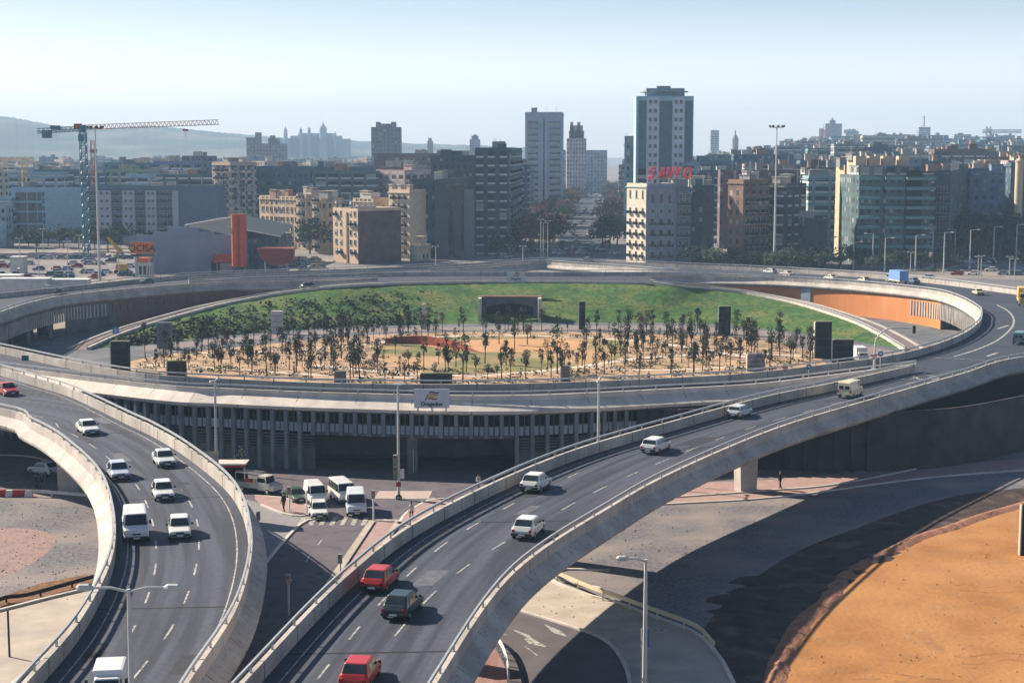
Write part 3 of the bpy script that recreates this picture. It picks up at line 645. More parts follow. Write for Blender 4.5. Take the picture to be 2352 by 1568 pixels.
def ramp(part, lab):
    t = thing('ramp', lab, 'slip road', (part[0].x, part[0].y, 0)); n = len(part); N_ = normals(part)
    sgn = 1 if (N_[n//2].y > 0) else -1
    mb = MB(); mb.sweep(part, [q*sgn for q in N_], [(0, .02), (4.3, .02), (4.3, -8), (0, -.6)], shut=True)
    mb.build('road_surface', [mat('ramp_asphalt', (.20, .155, .15), .9, .12, .5)], t)
    mb = MB(); mb.sweep(part, [q*sgn for q in N_], [(-.25, -.3), (-.25, .45), (.1, .45), (.1, -.3)]); mb.build('low_wall', CONCW, t)
    mb = MB(); mb.sweep(part, [q*sgn for q in N_], [(3.6, .03), (3.6, .2), (4.2, .2), (4.2, .03)]); mb.build('kerb', CONC, t)
    mb = MB(); P = [p+Vector((0, 0, .8)) for p in part]; mb.sweep(P, N_, [(-.06, -.1), (-.06, .1), (.06, .1), (.06, -.1)])
    for k in range(0, n, 3): mb.box((P[k].x, P[k].y, P[k].z-.45), (.12, .12, .5))
    mb.build('guard_rail', STEEL, t)
mi = next(i for i, p in enumerate(cC) if pxof(p, 6) > 880); mj = next(i for i, p in enumerate(cC) if pxof(p, 6) > 1500)
ramp(cC[:mi+1], 'shaded ramp dropping to the left along the foot of the brown ring wall')  # the brown ring wall is orange render, its colour browned to paint shade
ramp(cC[mj:], 'sunlit ramp dropping to the right below the orange wall')
mb = MB(); P = cC[mi:mj+1]; mb.sweep(P, normals(P), [(-.2, -.4), (-.2, .5), (.15, .5), (.15, -.4)]); mb.build('bank_parapet', CONCW, ring)
rail([p+Vector((0, 0, .5)) for p in P], h=.35, off=0, step=3)
# ================================================================ PARK INSIDE THE RING
floor = [Vector((p.x, p.y, 0)) for p in iw]
sheet('park_ground', floor, -.02, mixin(mat('inner_ground', (.12, .13, .15), .95, .15, .2), (.18, .18, .19), .1, .5, .7))
gp('park_sand', [(300, 830), (400, 812), (520, 800), (640, 788), (800, 772), (960, 765), (1176, 762), (1500, 765), (1750, 780), (1850, 800), (1900, 840), (1900, 900), (1500, 950), (1176, 960), (700, 950), (330, 900), (290, 850)], 1, SAND, True)
gp('inner_road', [(330, 795), (500, 778), (784, 756), (1176, 748), (1552, 747), (1774, 760), (1963, 790), (2070, 808), (2150, 830), (2000, 850), (1900, 815), (1760, 780), (1552, 758), (1176, 757), (784, 764), (500, 788), (330, 808)], 2, mat('inner_asphalt', (.24, .20, .20), .9, .1, .4))
gp('lawn', [(880, 790), (980, 778), (1100, 772), (1250, 768), (1400, 778), (1440, 800), (1400, 830), (1250, 850), (1100, 856), (960, 850), (880, 825)], 3, LAWN, True)
gp('sandy_hollow', [(960, 788), (1120, 780), (1260, 778), (1350, 788), (1330, 800), (1200, 808), (1060, 806)], 4, mat('hollow_sand', (.55, .30, .14), .95, .1, .3), True)
def path(pts, wd, lvl=5):
    P = cr(px(pts), 1.5); N_ = normals(P); mb = MB()
    for a, b, u, v in zip(P, P[1:], N_, N_[1:]):
        z = Vector((0, 0, .004*lvl)); f = [a-u*wd/2+z, b-v*wd/2+z, b+v*wd/2+z, a+u*wd/2+z]; mb.face(f)
    o = mb.build('path', PATHM); 
    if o.data.polygons[0].normal.z < 0: o.data.flip_normals()
    tag(o, kind='structure')
path([(420, 812), (600, 808), (760, 798), (860, 788), (960, 776), (1180, 770), (1420, 780), (1600, 800), (1760, 830)], 1.6)
path([(700, 838), (900, 855), (1100, 862), (1300, 846), (1480, 822), (1700, 812), (1840, 818)], 1.8, 6)
path([(330, 838), (560, 850), (760, 862), (980, 868)], 1.4, 7)
path([(1320, 842), (1500, 850), (1720, 842)], 1.3, 8)
def redwall():
    P = cr(px([(885, 789), (940, 789), (1000, 794), (1060, 803), (1115, 812)]), 1.5); t = thing('curved_wall', 'long low brick-red curved retaining wall beside the lawn in the park', 'wall', P[0]); mb = MB(); n = len(P)
    Nn_ = normals(P); i0 = 0
    for k, (p, q) in enumerate(zip(P, Nn_)):
        h = .15+1.5*math.sin(pi*min(1, (k+2)/n*1.05))**.6 if k < n-1 else .1
        for u, z in ((-.15, 0), (-.15, h), (.15, h), (.15, 0)): mb.v.append((p.x+q.x*u, p.y+q.y*u, z))
    for k in range(n-1):
        for j in range(3): a = k*4+j; mb.f.append((a, a+4, a+5, a+1)); mb.m.append(0)
    mb.build('brickwork', BRICKR, t)
redwall()
def portal():
    Yp = 336.5; c = at(1171, Yp); t = thing('tunnel_portal', 'concrete tunnel mouth with a dark arch set into the grass bank', 'tunnel', (c.x, Yp, 0)); mb = L_()
    W2, H_ = 6.1, 5.0
    pts = [(-W2, 0, 0), (-W2, 0, H_), (W2, 0, H_), (W2, 0, 0), (W2-1, 0, 0), (W2-1, 0, 2.6)]+[((W2-1)*cos(a*pi/10), 0, 2.6+1.1*sin(a*pi/10)) for a in range(1, 10)]+[(-W2+1, 0, 2.6), (-W2+1, 0, 0)]
    tri = tessellate_polygon([[Vector((p[0], p[2], 0)) for p in pts]])
    mb.v = [(p[0], p[1]-.2, p[2]) for p in pts]; mb.f = [tuple(q) for q in tri]; mb.m = [0]*len(tri); mb.build('face_wall', CONCD, t)
    mb = L_(); mb.box((-W2-.3, -1.6, 0), (.7, 5.2, 5.1)); mb.box((W2+.3, -1.6, 0), (.7, 5.2, 5.1)); mb.build('wing_wall', CONCW, t)
    mb = L_(); mb.box((0, 0, H_), (2*W2+1.6, 1.2, .35)); mb.build('coping', mat('reddish_coping', (.38, .20, .15), .8), t)
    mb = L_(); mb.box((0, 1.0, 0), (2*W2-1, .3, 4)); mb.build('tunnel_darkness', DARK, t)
portal()
# ================================================================ BUILDINGS
def footprint(xl, xc, xr, d, al, dep=14.0):
    """corner nearest the camera on bearing xc at distance d; left wall runs to bearing xl, right wall to xr"""
    c = at(xc, d, 12); al = R(al); a = Vector((-cos(al), sin(al), 0)); b = Vector((sin(al), cos(al), 0)); c.z = 0
    def hit(x, dr):
        if x is None: return None
        k = (x-1176)/F; e = (12-HC)*sin(TH); den = dr.x-k*dr.y*cos(TH)
        if abs(den) < 1e-5: return None
        s = (k*(c.y*cos(TH)-e)-c.x)/den; return s if .5 < s < 160 else None
    sl = hit(xl, a) or dep; sr = hit(xr, b) or dep
    return c, a, b, sl, sr
WINC = {}
def winproto(w_, h_, kind):
    key = (round(w_, 2), round(h_, 2), kind)
    if key in WINC: return WINC[key]
    mb = L_(); f = .09
    mb.box((0, .03, 0), (w_, .06, h_), 0, 1)
    for x in (-w_/2+f/2, w_/2-f/2): mb.box((x, .07, 0), (f, .14, h_), 0, 0)
    mb.box((0, .07, h_-f), (w_-2*f, .13, f), 0, 0); mb.box((0, .12, -.12), (w_+.2, .24, .12), 0, 0)
    if kind == 'arch': mb.tube([(w_/2*cos(t*pi/6), .1, h_+w_/2*sin(t*pi/6)) for t in range(7)], .12, 4, 0); mb.face([(w_/2*cos(t*pi/6), .06, h_+w_/2*sin(t*pi/6)) for t in range(7)], 1)
    if kind == 'balc':
        mb.box((0, .45, -.18), (w_+.7, .9, .14), 0, 0)
        for x in (-w_/2-.3, w_/2+.3): mb.box((x, .45, -.04), (.06, .85, .95), 0, 2)
        mb.box((0, .88, .85), (w_+.66, .06, .07), 0, 2)
        for i in range(5): mb.box((-w_/2+i*w_/4, .88, -.04), (.05, .04, .9), 0, 2)
    if kind == 'blind': mb.box((0, .075, h_*.45), (w_-2*f, .05, h_*.5), 0, 0)
    o = mb.build('window', [mat('window_frame', (.52, .52, .50), .7, .1, 1), GLASS, BLACK]); me = o.data; bpy.data.objects.remove(o); WINC[key] = me; return me
def windows(t, p0, dr, nout, L, z0, n, m, fh, w_, h_, kind, margin=1.0, cap=100, name='window'):
    """a grid of separate window parts on the wall that starts at p0 and runs along dr"""
    ang = math.atan2(nout.y, nout.x)-pi/2; k = 0; step = (L-2*margin)/max(1, m)
    for i in range(n):
        for j in range(m):
            if len([1]) and t.get('_n', 0) >= cap: return
            s = margin+step*(j+.5); p = p0+dr*s+nout*.003
            kd = kind if kind != 'mix' else random.choice(['plain', 'balc', 'blind'])
            o = bpy.data.objects.new(name, winproto(w_, h_, kd)); COL.objects.link(o); o.parent = t
            o.location = (p.x-t.location.x, p.y-t.location.y, z0+i*fh); o.rotation_euler = (0, 0, ang); t['_n'] = t.get('_n', 0)+1
def roofbits(t, c, a, b, sl, sr, H, rnd, color, n=None, lit=True):
    mb = MB(); ang = math.atan2(a.y, a.x); n = n if n is not None else rnd.randint(1, 4)
    for s0, e, L, th in ((0, a, sl, b), (0, b, sr, a)): pass
    P = [c, c+b*sr, c+b*sr+a*sl, c+a*sl]
    for i in range(4):                                    # parapet
        p, q = P[i], P[(i+1) % 4]; m_ = (p+q)/2; dd = (q-p); cc = (c+a*sl/2+b*sr/2-m_); cc.z = 0; cc = cc.normalized()*.13 if cc.length > 0 else cc
        mb.box((m_.x+cc.x, m_.y+cc.y, H), (dd.length-.3*(i % 2)*1.8, .24, .9), math.atan2(dd.y, dd.x))
    mb.build('roof_parapet', WALLP, t, color=color)
    for k in range(n):
        u, v = rnd.uniform(.2, .8), rnd.uniform(.2, .8); p = c+a*sl*u+b*sr*v; w_, d_, h_ = rnd.uniform(2, 5), rnd.uniform(2, 4.5), rnd.uniform(2, 3.6)
        mb = MB(); mb.box((p.x, p.y, H+.002), (w_, d_, h_), ang); mb.box((p.x, p.y, H+h_), (w_+.5, d_+.5, .2), ang); mb.build('roof_shed', WALLP, t, color=rnd.choice([(.55, .48, .40), (.62, .58, .52), (.40, .25, .17), (.30, .30, .30), color]))
    mb = MB()
    for k in range(rnd.randint(1, 4)):
        u, v = rnd.uniform(.1, .9), rnd.uniform(.1, .9); p = c+a*sl*u+b*sr*v; h_ = rnd.uniform(2.5, 5); mb.tube([(p.x, p.y, H), (p.x, p.y, H+h_)], .06, 4)
        for q in (.75, .85, .95): mb.box((p.x, p.y, H+h_*q), (1.3, .05, .05), ang+.4)
    mb.build('aerial', STEEL, t)
def cool(c): return c if c[0] > c[2]*1.25 else (c[0]*.66, c[1]*.95, c[2]*1.12)  # walls without warm tones get blue shade and haze in their colour
def building(name, label, xl, xc, xr, ytop, d, al, color, fac=0, cat='building', group=None, dep=14, roofs=None, seed=0, wins=None, H=None, base=0.0, color2=None, cornice=True):
    rnd = random.Random(seed or int(xc*7+ytop)); color = cool(color); color2 = cool(color2) if color2 else None; c, a, b, sl, sr = footprint(xl, xc, xr, d, al, dep)
    H = H or zat(ytop, d); t = thing(name, label, cat, (c.x, c.y, base), 0, group); poly = [c, c+b*sr, c+b*sr+a*sl, c+a*sl]
    mb = MB(); mb.prism([(p.x, p.y) for p in poly], base, H, 0, 1)
    mb.build('walls', [FAC[fac] if fac is not None else WALLP, ROOF], t, color=color)
    roofbits(t, c, a, b, sl, sr, H, rnd, color, roofs)
    if cornice:
        mb = MB(); ce = c+a*sl/2+b*sr/2; ang = math.atan2(a.y, a.x); mb.box((ce.x, ce.y, H-.5), (sl+.7, sr+.7, .35), ang); mb.build('cornice', WALLP, t, color=color2 or color)
    t['_n'] = 0
    for w_ in (wins or []):
        side, n, m, fh, ww, wh, kd, z0 = w_
        if side == 'L': windows(t, c, a, -b, sl, z0, n, m, fh, ww, wh, kd)
        else: windows(t, c, b, -a if False else Vector((a.x, a.y, 0))*-1, sr, z0, n, m, fh, ww, wh, kd)
    del t['_n']
    return t, c, a, b, sl, sr, H
TEAL = (.13, .17, .18); GREY = (.24, .25, .26); CREAM = (.62, .50, .36); BROWN = (.20, .13, .11); PALE = (.45, .46, .46); YELW = (.70, .53, .34); DK = (.09, .10, .11)
AVD = 3.4
# --- left: office block with white frame, slab block, apartment tower
def office():
    t, c, a, b, sl, sr, H = building('office_building', 'long white-framed office block with dark teal glazing behind the left tower crane', 27, 187, 200, 436, 640, 2, (.50, .52, .54), None, cornice=False, roofs=2)
    ang = math.atan2(a.y, a.x)
    def panel(x0, x1, y0, y1, m, nm='window'):
        s0, s1 = [((at(x, 640, 15)-c).length) for x in (x0, x1)]; p = c+a*((s0+s1)/2)-b*.06; z1, z0_ = zat(y0, 640), zat(y1, 640); mb = MB()
        mb.box((p.x, p.y, z0_), (abs(s1-s0), .12, z1-z0_), ang); mb.build(nm, m, t)
    for x0, x1 in ((61, 92), (96, 127), (131, 153)):
        for y0, y1 in ((442, 461), (466, 484), (488, 512), (516, 531), (535, 552)): panel(x0, x1, y0, y1, GLASS)
    for i in range(7): panel(157, 184, 441+i*16, 452+i*16, GLASS)
    for i in range(3): panel(32, 43, 470+i*24, 478+i*24, GLASS); panel(46, 57, 470+i*24, 478+i*24, GLASS)
    building('office_building', 'lower pale office wing at the left picture edge beside the white-framed block', -60, 27, 40, 459, 636, 2, (.46, .48, .50), 3, roofs=2)
    building('rooftop_block', 'pale set-back plant storey rising behind the white-framed office block', 22, 143, 160, 400, 700, 2, (.42, .43, .45), 3, roofs=1)
    building('apartment_block', 'low pale block at the far left edge of the city', -80, 13, 30, 476, 600, 2, (.52, .50, .48), 0)
office()
def slab():
    t, c, a, b, sl, sr, H = building('apartment_block', 'wide grey slab block with pale vertical bays and recessed balconies', 205, 498, 520, 433, 620, 2, (.19, .20, .23), None, roofs=2)
    for x0, x1 in ((239, 271), (299, 331), (360, 391), (447, 498)):
        s0, s1 = [((at(x, 620, 15)-c).length) for x in (x0, x1)]; p = c+a*((s0+s1)/2)-b*.6; mb = MB(); mb.box((p.x, p.y, 0), (abs(s0-s1), 1.2, H-.8), math.atan2(a.y, a.x)); mb.build('stair_bay', WALLP, t, color=(.50, .50, .54))
        if x0 < 447:
            t['_n'] = 0; windows(t, c+a*min(s0, s1)-b*1.2, a, -b, abs(s0-s1), 4.5, 6, 2, 3, 1.1, 1.1, 'plain', .4)
            del t['_n']
    for x0, x1 in ((207, 237), (273, 297), (333, 358), (393, 445)):
        s0, s1 = [((at(x, 620, 15)-c).length) for x in (x0, x1)]; lo = min(s0, s1); L = abs(s0-s1); t['_n'] = 0
        windows(t, c+a*lo, a, -b, L, 4.2, 6, 3 if x0 == 393 else 2, 3, 1.7, 1.9, 'balc', .3); del t['_n']
slab()
building('apartment_tower', 'sunlit apartment tower with rows of balconies on its left face above the grey hall', 489, 531, 590, 377, 660, 40, (.60, .45, .36), 1, wins=[('L', 8, 3, 3.3, 1.7, 1.9, 'balc', 5), ('R', 8, 4, 3.3, 1.2, 1.6, 'mix', 5)], roofs=3)
# --- left centre group lit from the left
building('apartment_house', 'long cream street front turned to the sun behind the red hull-shaped shelter', 596, 688, 703, 457, 590, 42, YELW, 0, wins=[('L', 5, 9, 3.7, 1.0, 1.9, 'plain', 2.5)], roofs=4)
building('apartment_house', 'cream house with glazed balcony bay and dark party wall right of the long cream front', 681, 703, 740, 452, 584, 44, (.66, .50, .36), 0, wins=[('L', 6, 2, 3.2, 1.3, 2.0, 'balc', 3)], roofs=3)
building('apartment_house', 'narrow cream house with a broad dark party wall in the middle of the left group', 717, 737, 790, 462, 560, 42, (.60, .46, .33), 0, wins=[('L', 6, 2, 3.3, 1.0, 1.8, 'balc', 2)], roofs=2)
t, c, a, b, sl, sr, H = building('apartment_house', 'cube-like house with cream left face and blank brown party wall by the ring', 765, 822, 921, 485, 508, 50, (.66, .50, .36), None, roofs=0, cornice=False)
mb = MB(); mid = c+b*sr/2-a*.05; mb.box((mid.x, mid.y, 0), (sr-.1, .1, H-.1), math.atan2(b.y, b.x)); mb.build('party_wall', mixin(mat('party_brick', (.15, .09, .085), .95, .2, .4), (.22, .12, .10), .3, .5, .7), t)
mb = MB(); p = c+a*sl*.42; mb.box((p.x-b.x*.1, p.y-b.y*.1, 0), (.9, .3, H-.5), math.atan2(a.y, a.x)); mb.build('downpipe_recess', mat('ochre', (.26, .16, .11), .9), t)
t['_n'] = 0; windows(t, c, a, -b, sl*.4, 3, 6, 2, 3.1, 1.1, 1.7, 'mix', .5); windows(t, c+a*sl*.55, a, -b, sl*.45, 3, 6, 2, 3.1, 1.0, 1.7, 'mix', .4); del t['_n']
building('apartment_house', 'cream ornate house rising just behind the blank brown party wall', 811, 858, 900, 462, 545, 44, CREAM, 0, wins=[('L', 2, 4, 3.2, 1.0, 1.8, 'plain', 15)], roofs=2)
t, c, a, b, sl, sr, H = building('apartment_house', 'tall ornate cream front with three roof turrets and a long dark side wall', 893, 941, 1000, 441, 535, 44, (.66, .53, .38), None, wins=[('L', 7, 3, 3.1, 1.1, 1.9, 'balc', 1.5)], roofs=0, color2=(.6, .5, .38))
for q in (.08, .5, .92):
    p = c+a*sl*q; mb = MB(); mb.box((p.x+b.x, p.y+b.y, H), (1.6, 1.6, 2.2), math.atan2(a.y, a.x)); mb.box((p.x+b.x, p.y+b.y, H+2.2), (2, 2, .3), math.atan2(a.y, a.x)); mb.build('turret', WALLP, t, color=(.6, .48, .36))
t, c, a, b, sl, sr, H = building('apartment_building', 'broad dark block of blank teal and brown walls left of the avenue', 941, 1000, 1091, 418, 540, 8, (.10, .115, .12), 2, roofs=5, dep=25)
for x0, x1, yt, col_ in ((1000, 1030, 430, (.08, .10, .11)), (1042, 1060, 424, (.10, .07, .07)), (1066, 1090, 436, (.17, .18, .20))):
    p0, p1 = at(x0, 537.5, 0), at(x1, 537.5, 0); mb = MB(); mb.box(((p0.x+p1.x)/2, 538, 0), (p1.x-p0.x, 1.2, zat(yt, 538)), 0); mb.build('buttress_bay', WALLP, t, color=col_)
building('annex', 'single-storey cream annex with pale arches at the foot of the dark block', 941, 951, 989, 570, 520, 30, (.62, .50, .38), 2, roofs=1)
building('apartment_building', 'tall dark corner block with balcony tiers lining the left side of the avenue', 1091, 1170, 1199, 345, 556, AVD, (.10, .12, .13), 1, roofs=6, wins=[('R', 10, 6, 3.2, 1.6, 1.9, 'balc', 3)], dep=26)
building('apartment_building', 'dark teal block with pale rooftop frame behind the cream houses', 990, 1088, 1100, 362, 620, AVD, (.11, .125, .13), 2, roofs=5)
building('apartment_building', 'wide brown topped block in the middle distance above the cream houses', 872, 960, 975, 388, 700, AVD, (.20, .13, .13), 0, roofs=4)
building('apartment_building', 'brown slab with two small white roof signs in the middle distance', 860, 1010, 1020, 356, 860, AVD, (.22, .13, .13), 0, roofs=3)
building('apartment_building', 'teal grey block behind the narrow cream house', 706, 860, 870, 388, 720, AVD, (.13, .16, .18), 0, roofs=5)
building('apartment_building', 'dark block filling the gap right of the sunlit balcony tower', 590, 706, 720, 386, 760, AVD, (.12, .13, .16), 0, roofs=5)
building('apartment_building', 'brownish block behind the wide grey slab block', 420, 492, 500, 362, 820, AVD, (.24, .19, .21), 0, roofs=3)
building('apartment_building', 'pale green block with roof terraces behind the wide grey slab block', 240, 425, 435, 378, 780, AVD, (.20, .24, .24), 0, roofs=6)
building('warehouse', 'low white shed row between the slab block and the city behind', 290, 440, 450, 404, 700, AVD, (.55, .52, .50), 3, roofs=4)
# --- towers
def hotel():
    t, c, a, b, sl, sr, H = building('office_tower', 'square grey tower with banded balconies left of the avenue', 1206, 1291, 1294, 261, 930, AVD, (.62, .50, .52), None, roofs=1)
    t['_n'] = 0
    for x0, x1 in ((1213, 1236), (1261, 1287)):
        s0, s1 = sorted(((at(x, 930, 30)-c-Vector((0, 0, 30))).length) for x in (x0, x1))
        for k in range(13):
            mb = MB(); p = c+a*((s0+s1)/2)-b*.35; z = H-6.5-k*3.6; mb.box((p.x, p.y, z), (s1-s0, .5, 1.9), math.atan2(a.y, a.x)); mb.build('window', GLASS, t)
            mb = MB(); mb.box((p.x, p.y-.5, z-.3), (s1-s0+.6, 1.6, .9), math.atan2(a.y, a.x)); mb.build('balcony', CONC, t)
    s0, s1 = sorted(((at(x, 930, 30)-c-Vector((0, 0, 30))).length) for x in (1247, 1251)); mb = MB(); p = c+a*((s0+s1)/2)-b*.1; mb.box((p.x, p.y, 0), (s1-s0, .3, H-3), math.atan2(a.y, a.x)); mb.build('stair_slot', GLASS, t)
    del t['_n']
hotel()
def bigtower():
    d = 640; t, c, a, b, sl, sr, H = building('apartment_tower', 'tallest tower, pale with blue-green vertical bays and a flat disc crown', 1459, 1590, 1597, 226, d, 1.5, (.60, .62, .60), None, roofs=0, cornice=False, dep=18)
    ang = math.atan2(a.y, a.x)
    def span(x0, x1): s = sorted(((Vector((at(x, d, 30).x, d, 0))-c).dot(a)) for x in (x0, x1)); return s
    TG = mixin(mat('teal_cladding', (.02, .12, .16), .35, .2, .3, spec=.5), (.03, .16, .19), .6, .5, .65)
    for x0, x1 in ((1466, 1484), (1513, 1543), (1571, 1589)):
        s0, s1 = span(x0, x1); p = c+a*((s0+s1)/2)-b*.05; zb = 28 if x0 == 1466 else 3; mb = MB(); mb.box((p.x, p.y, zb), (s1-s0, .2, H-zb-1), ang); mb.build('glazed_bay', TG, t)
        mb = MB()
        for k in range(17):
            z = H-3.5-k*3.05
            if z > zb: mb.box((p.x-b.x*.12, p.y-b.y*.12, z), (s1-s0, .12, .14), ang)
        mb.build('spandrel_lines', mat('teal_line', (.10, .16, .17), .6), t)
    s0, s1 = span(1466, 1484)
    for k in range(6): mb = MB(); p = c+a*((s0+s1)/2)-b*.15; mb.box((p.x, p.y, 27-k*4), (s1-s0, .25, 2.2), ang); mb.build('loggia', DARK, t); mb = MB(); mb.box((p.x, p.y-.3, 25.6-k*4), (s1-s0+.8, 1.0, 1.1), ang); mb.build('balcony', CONCW, t)
    t['_n'] = 0
    for x0, x1 in ((1484, 1513), (1543, 1571)):
        s0, s1 = span(x0, x1); p = c+a*((s0+s1)/2)-b*.25; mb = MB(); mb.box((p.x, p.y, 0), (s1-s0, .5, H+.3), ang); mb.build('pier_bay', WALLP, t, color=(.66, .72, .76))
        windows(t, c+a*s0-b*.5, a, -b, s1-s0, 20, 11, 2, 3.55, 1.25, 1.5, 'plain', .45)
    del t['_n']
    s0, s1 = span(1484, 1571); p = c+a*((s0+s1)/2)+b*sr/2; mb = MB(); mb.box((p.x, p.y, H), (s1-s0, sr*.8, 4.1), ang); mb.build('penthouse', WALLP, t, color=(.20, .30, .36))
    s0, s1 = span(1471, 1582); mb = MB(); mb.cyl((p.x, p.y, H+2.7), (s1-s0)/2, .35, 32); mb.build('crown_disc', CONC, t)
    mb = MB(); mb.box((p.x-.4, p.y, H+4.1), (5.6, 5, 1.1), ang); mb.build('lift_house', WALLP, t, color=(.25, .25, .25))
    s0, s1 = span(1590, 1600)
    building('apartment_building', 'banded pale wing with dark window strips at the right foot of the tallest tower', 1571, 1606, 1612, 378, 634, 1.5, (.45, .45, .43), 3, roofs=1)
bigtower()
def sanyo():
    d = 508; t, c, a, b, sl, sr, H = building('corner_building', 'cream and grey corner house with arched top windows and a red rooftop sign', 1439, 1484, 1553, 428, d, 62, (.68, .60, .48), None, roofs=0, color2=(.5, .46, .4))
    # left face lit, right face built as a second wing facing the camera
    t['_n'] = 0
    windows(t, c, a, -b, sl, 2, 5, 3, 3.55, 1.0, 1.9, 'balc', .3); windows(t, c, a, -b, sl, 21.2, 1, 3, 3, .8, 2.2, 'arch', .3)
    del t['_n']
    t2, c2, a2, b2, sl2, sr2, H2 = building('corner_building', 'grey ornate house adjoining the cream corner house, with tall arched top windows', 1485.2, 1551, 1552, 428, d-.5, -5, (.40, .33, .36), None, roofs=0, color2=(.3, .29, .3), dep=14)
    t2['_n'] = 0; windows(t2, c2, a2, -b2, sl2, 2, 4, 3, 3.55, 1.3, 2.2, 'balc', .5); windows(t2, c2, a2, -b2, sl2, 16.5, 1, 3, 3, 1.0, 1.3, 'plain', .5); windows(t2, c2, a2, -b2, sl2, 19.6, 1, 3, 3, 1.2, 3.0, 'arch', .5); del t2['_n']
    mb = MB()
    for k in range(4): p = c2+a2*(sl2*k/3)-b2*.1; mb.box((p.x, p.y, 0), (.6, .3, H2-1), math.atan2(a2.y, a2.x)); 
    mb.build('pilaster', WALLP, t2, color=(.30, .29, .32))
    t3, c3, a3, b3, sl3, sr3, H3 = building('corner_building', 'dark grey bay with two white arched attic windows right of the ornate house', 1553.5, 1587, 1590, 436, d, -12, (.20, .20, .22), None, roofs=1, dep=14)
    t3['_n'] = 0; windows(t3, c3, a3, -b3, sl3, 2, 6, 2, 3.4, 1.3, 2.1, 'balc', .4); windows(t3, c3, a3, -b3, sl3, 21.2, 1, 2, 3, 1.3, 1.6, 'arch', .4); del t3['_n']
    # the red letters
    s = thing('rooftop_sign', 'red slanted capital letters on a steel frame above the grey ornate house', 'sign', (at(1536, d+4).x, d+4, H2)); wd = (1587-1485)/F*d; z_ = zat(411, d+4); zt = zat(384, d+4)
    for ch, q in zip('SANYO', (0, .20, .405, .615, .81)):
        cu = bpy.data.curves.new('letter', 'FONT'); cu.body = ch; cu.size = (zt-z_)*1.42; cu.extrude = .25; cu.shear = .3; cu.offset = .12
        tmp = bpy.data.objects.new('tmp', cu); COL.objects.link(tmp); dg = bpy.context.evaluated_depsgraph_get(); me = bpy.data.meshes.new_from_object(tmp.evaluated_get(dg)); bpy.data.objects.remove(tmp)
        me.materials.clear(); me.materials.append(mat('sign_red', (1.3, .03, .07), .5, .1)); o = bpy.data.objects.new('letter', me); COL.objects.link(o); o.parent = s
        xs = [v.co.x for v in me.vertices]; ys = [v.co.y for v in me.vertices]; kx, ky = wd*.185/(max(xs)-min(xs)), (zt-z_)/(max(ys)-min(ys))
        for v in me.vertices: v.co.x = (v.co.x-min(xs))*kx; v.co.y = (v.co.y-min(ys))*ky
        o.location = (-wd/2+wd*q, -.6, z_-H2); o.rotation_euler = (pi/2, 0, 0)
    mb = L_()
    for k in range(9): x = -wd/2+wd*k/8; mb.box((x, .5, 0), (.1, .1, zt-H2)); mb.tube([(x, .5, zt-H2-.5), (x, 3, .1)], .05, 4)
    for z in (z_-H2-.15, (z_+zt)/2-H2, zt-H2-.1): mb.box((0, .5, z), (wd, .1, .1))
    mb.build('sign_frame', STEEL, s)
sanyo()
# --- right of the tower
building('apartment_building', 'dark teal blocks stepping back just right of the ornate corner houses', 1589, 1640, 1672, 432, 512, AVD, (.085, .11, .12), 2, roofs=6, dep=22)
building('apartment_building', 'narrow hazy block on the avenue corner left of the tallest tower', 1433, 1460, 1470, 332, 660, 4, (.25, .27, .30), 0, roofs=2)
t, c, a, b, sl, sr, H = building('apartment_building', 'dark block with an orange-lit upper flank facing left', 1671, 1706, 1766, 419, 500, 55, (.27, .165, .115), 0, roofs=3, wins=[('R', 6, 4, 3.6, 1.3, 2.2, 'balc', 2.5)])
building('apartment_building', 'very dark facade with pale balcony lines behind the tall floodlight mast', 1764, 1806, 1850, 428, 505, 40, (.075, .075, .08), 1, roofs=4)
building('apartment_building', 'pale green block with four balcony bands left of the twin cream slabs', 1855, 1915, 1920, 410, 530, 2, (.40, .42, .40), 3, roofs=3)
building('apartment_building', 'low very dark old facade below the pale green balcony block', 1846, 1900, 1962, 508, 490, 4, (.05, .05, .055), 0, roofs=1)
building('party_wall_block', 'sunlit blank cream wall slab, the shorter of the pair', 1917, 1937, 1941, 385, 540, 72, (.72, .56, .36), None, roofs=1, cornice=False, dep=5)
building('party_wall_block', 'sunlit blank cream wall slab, the taller of the pair', 1942, 1959, 1964, 368, 545, 72, (.74, .58, .38), None, roofs=1, cornice=False, dep=5)
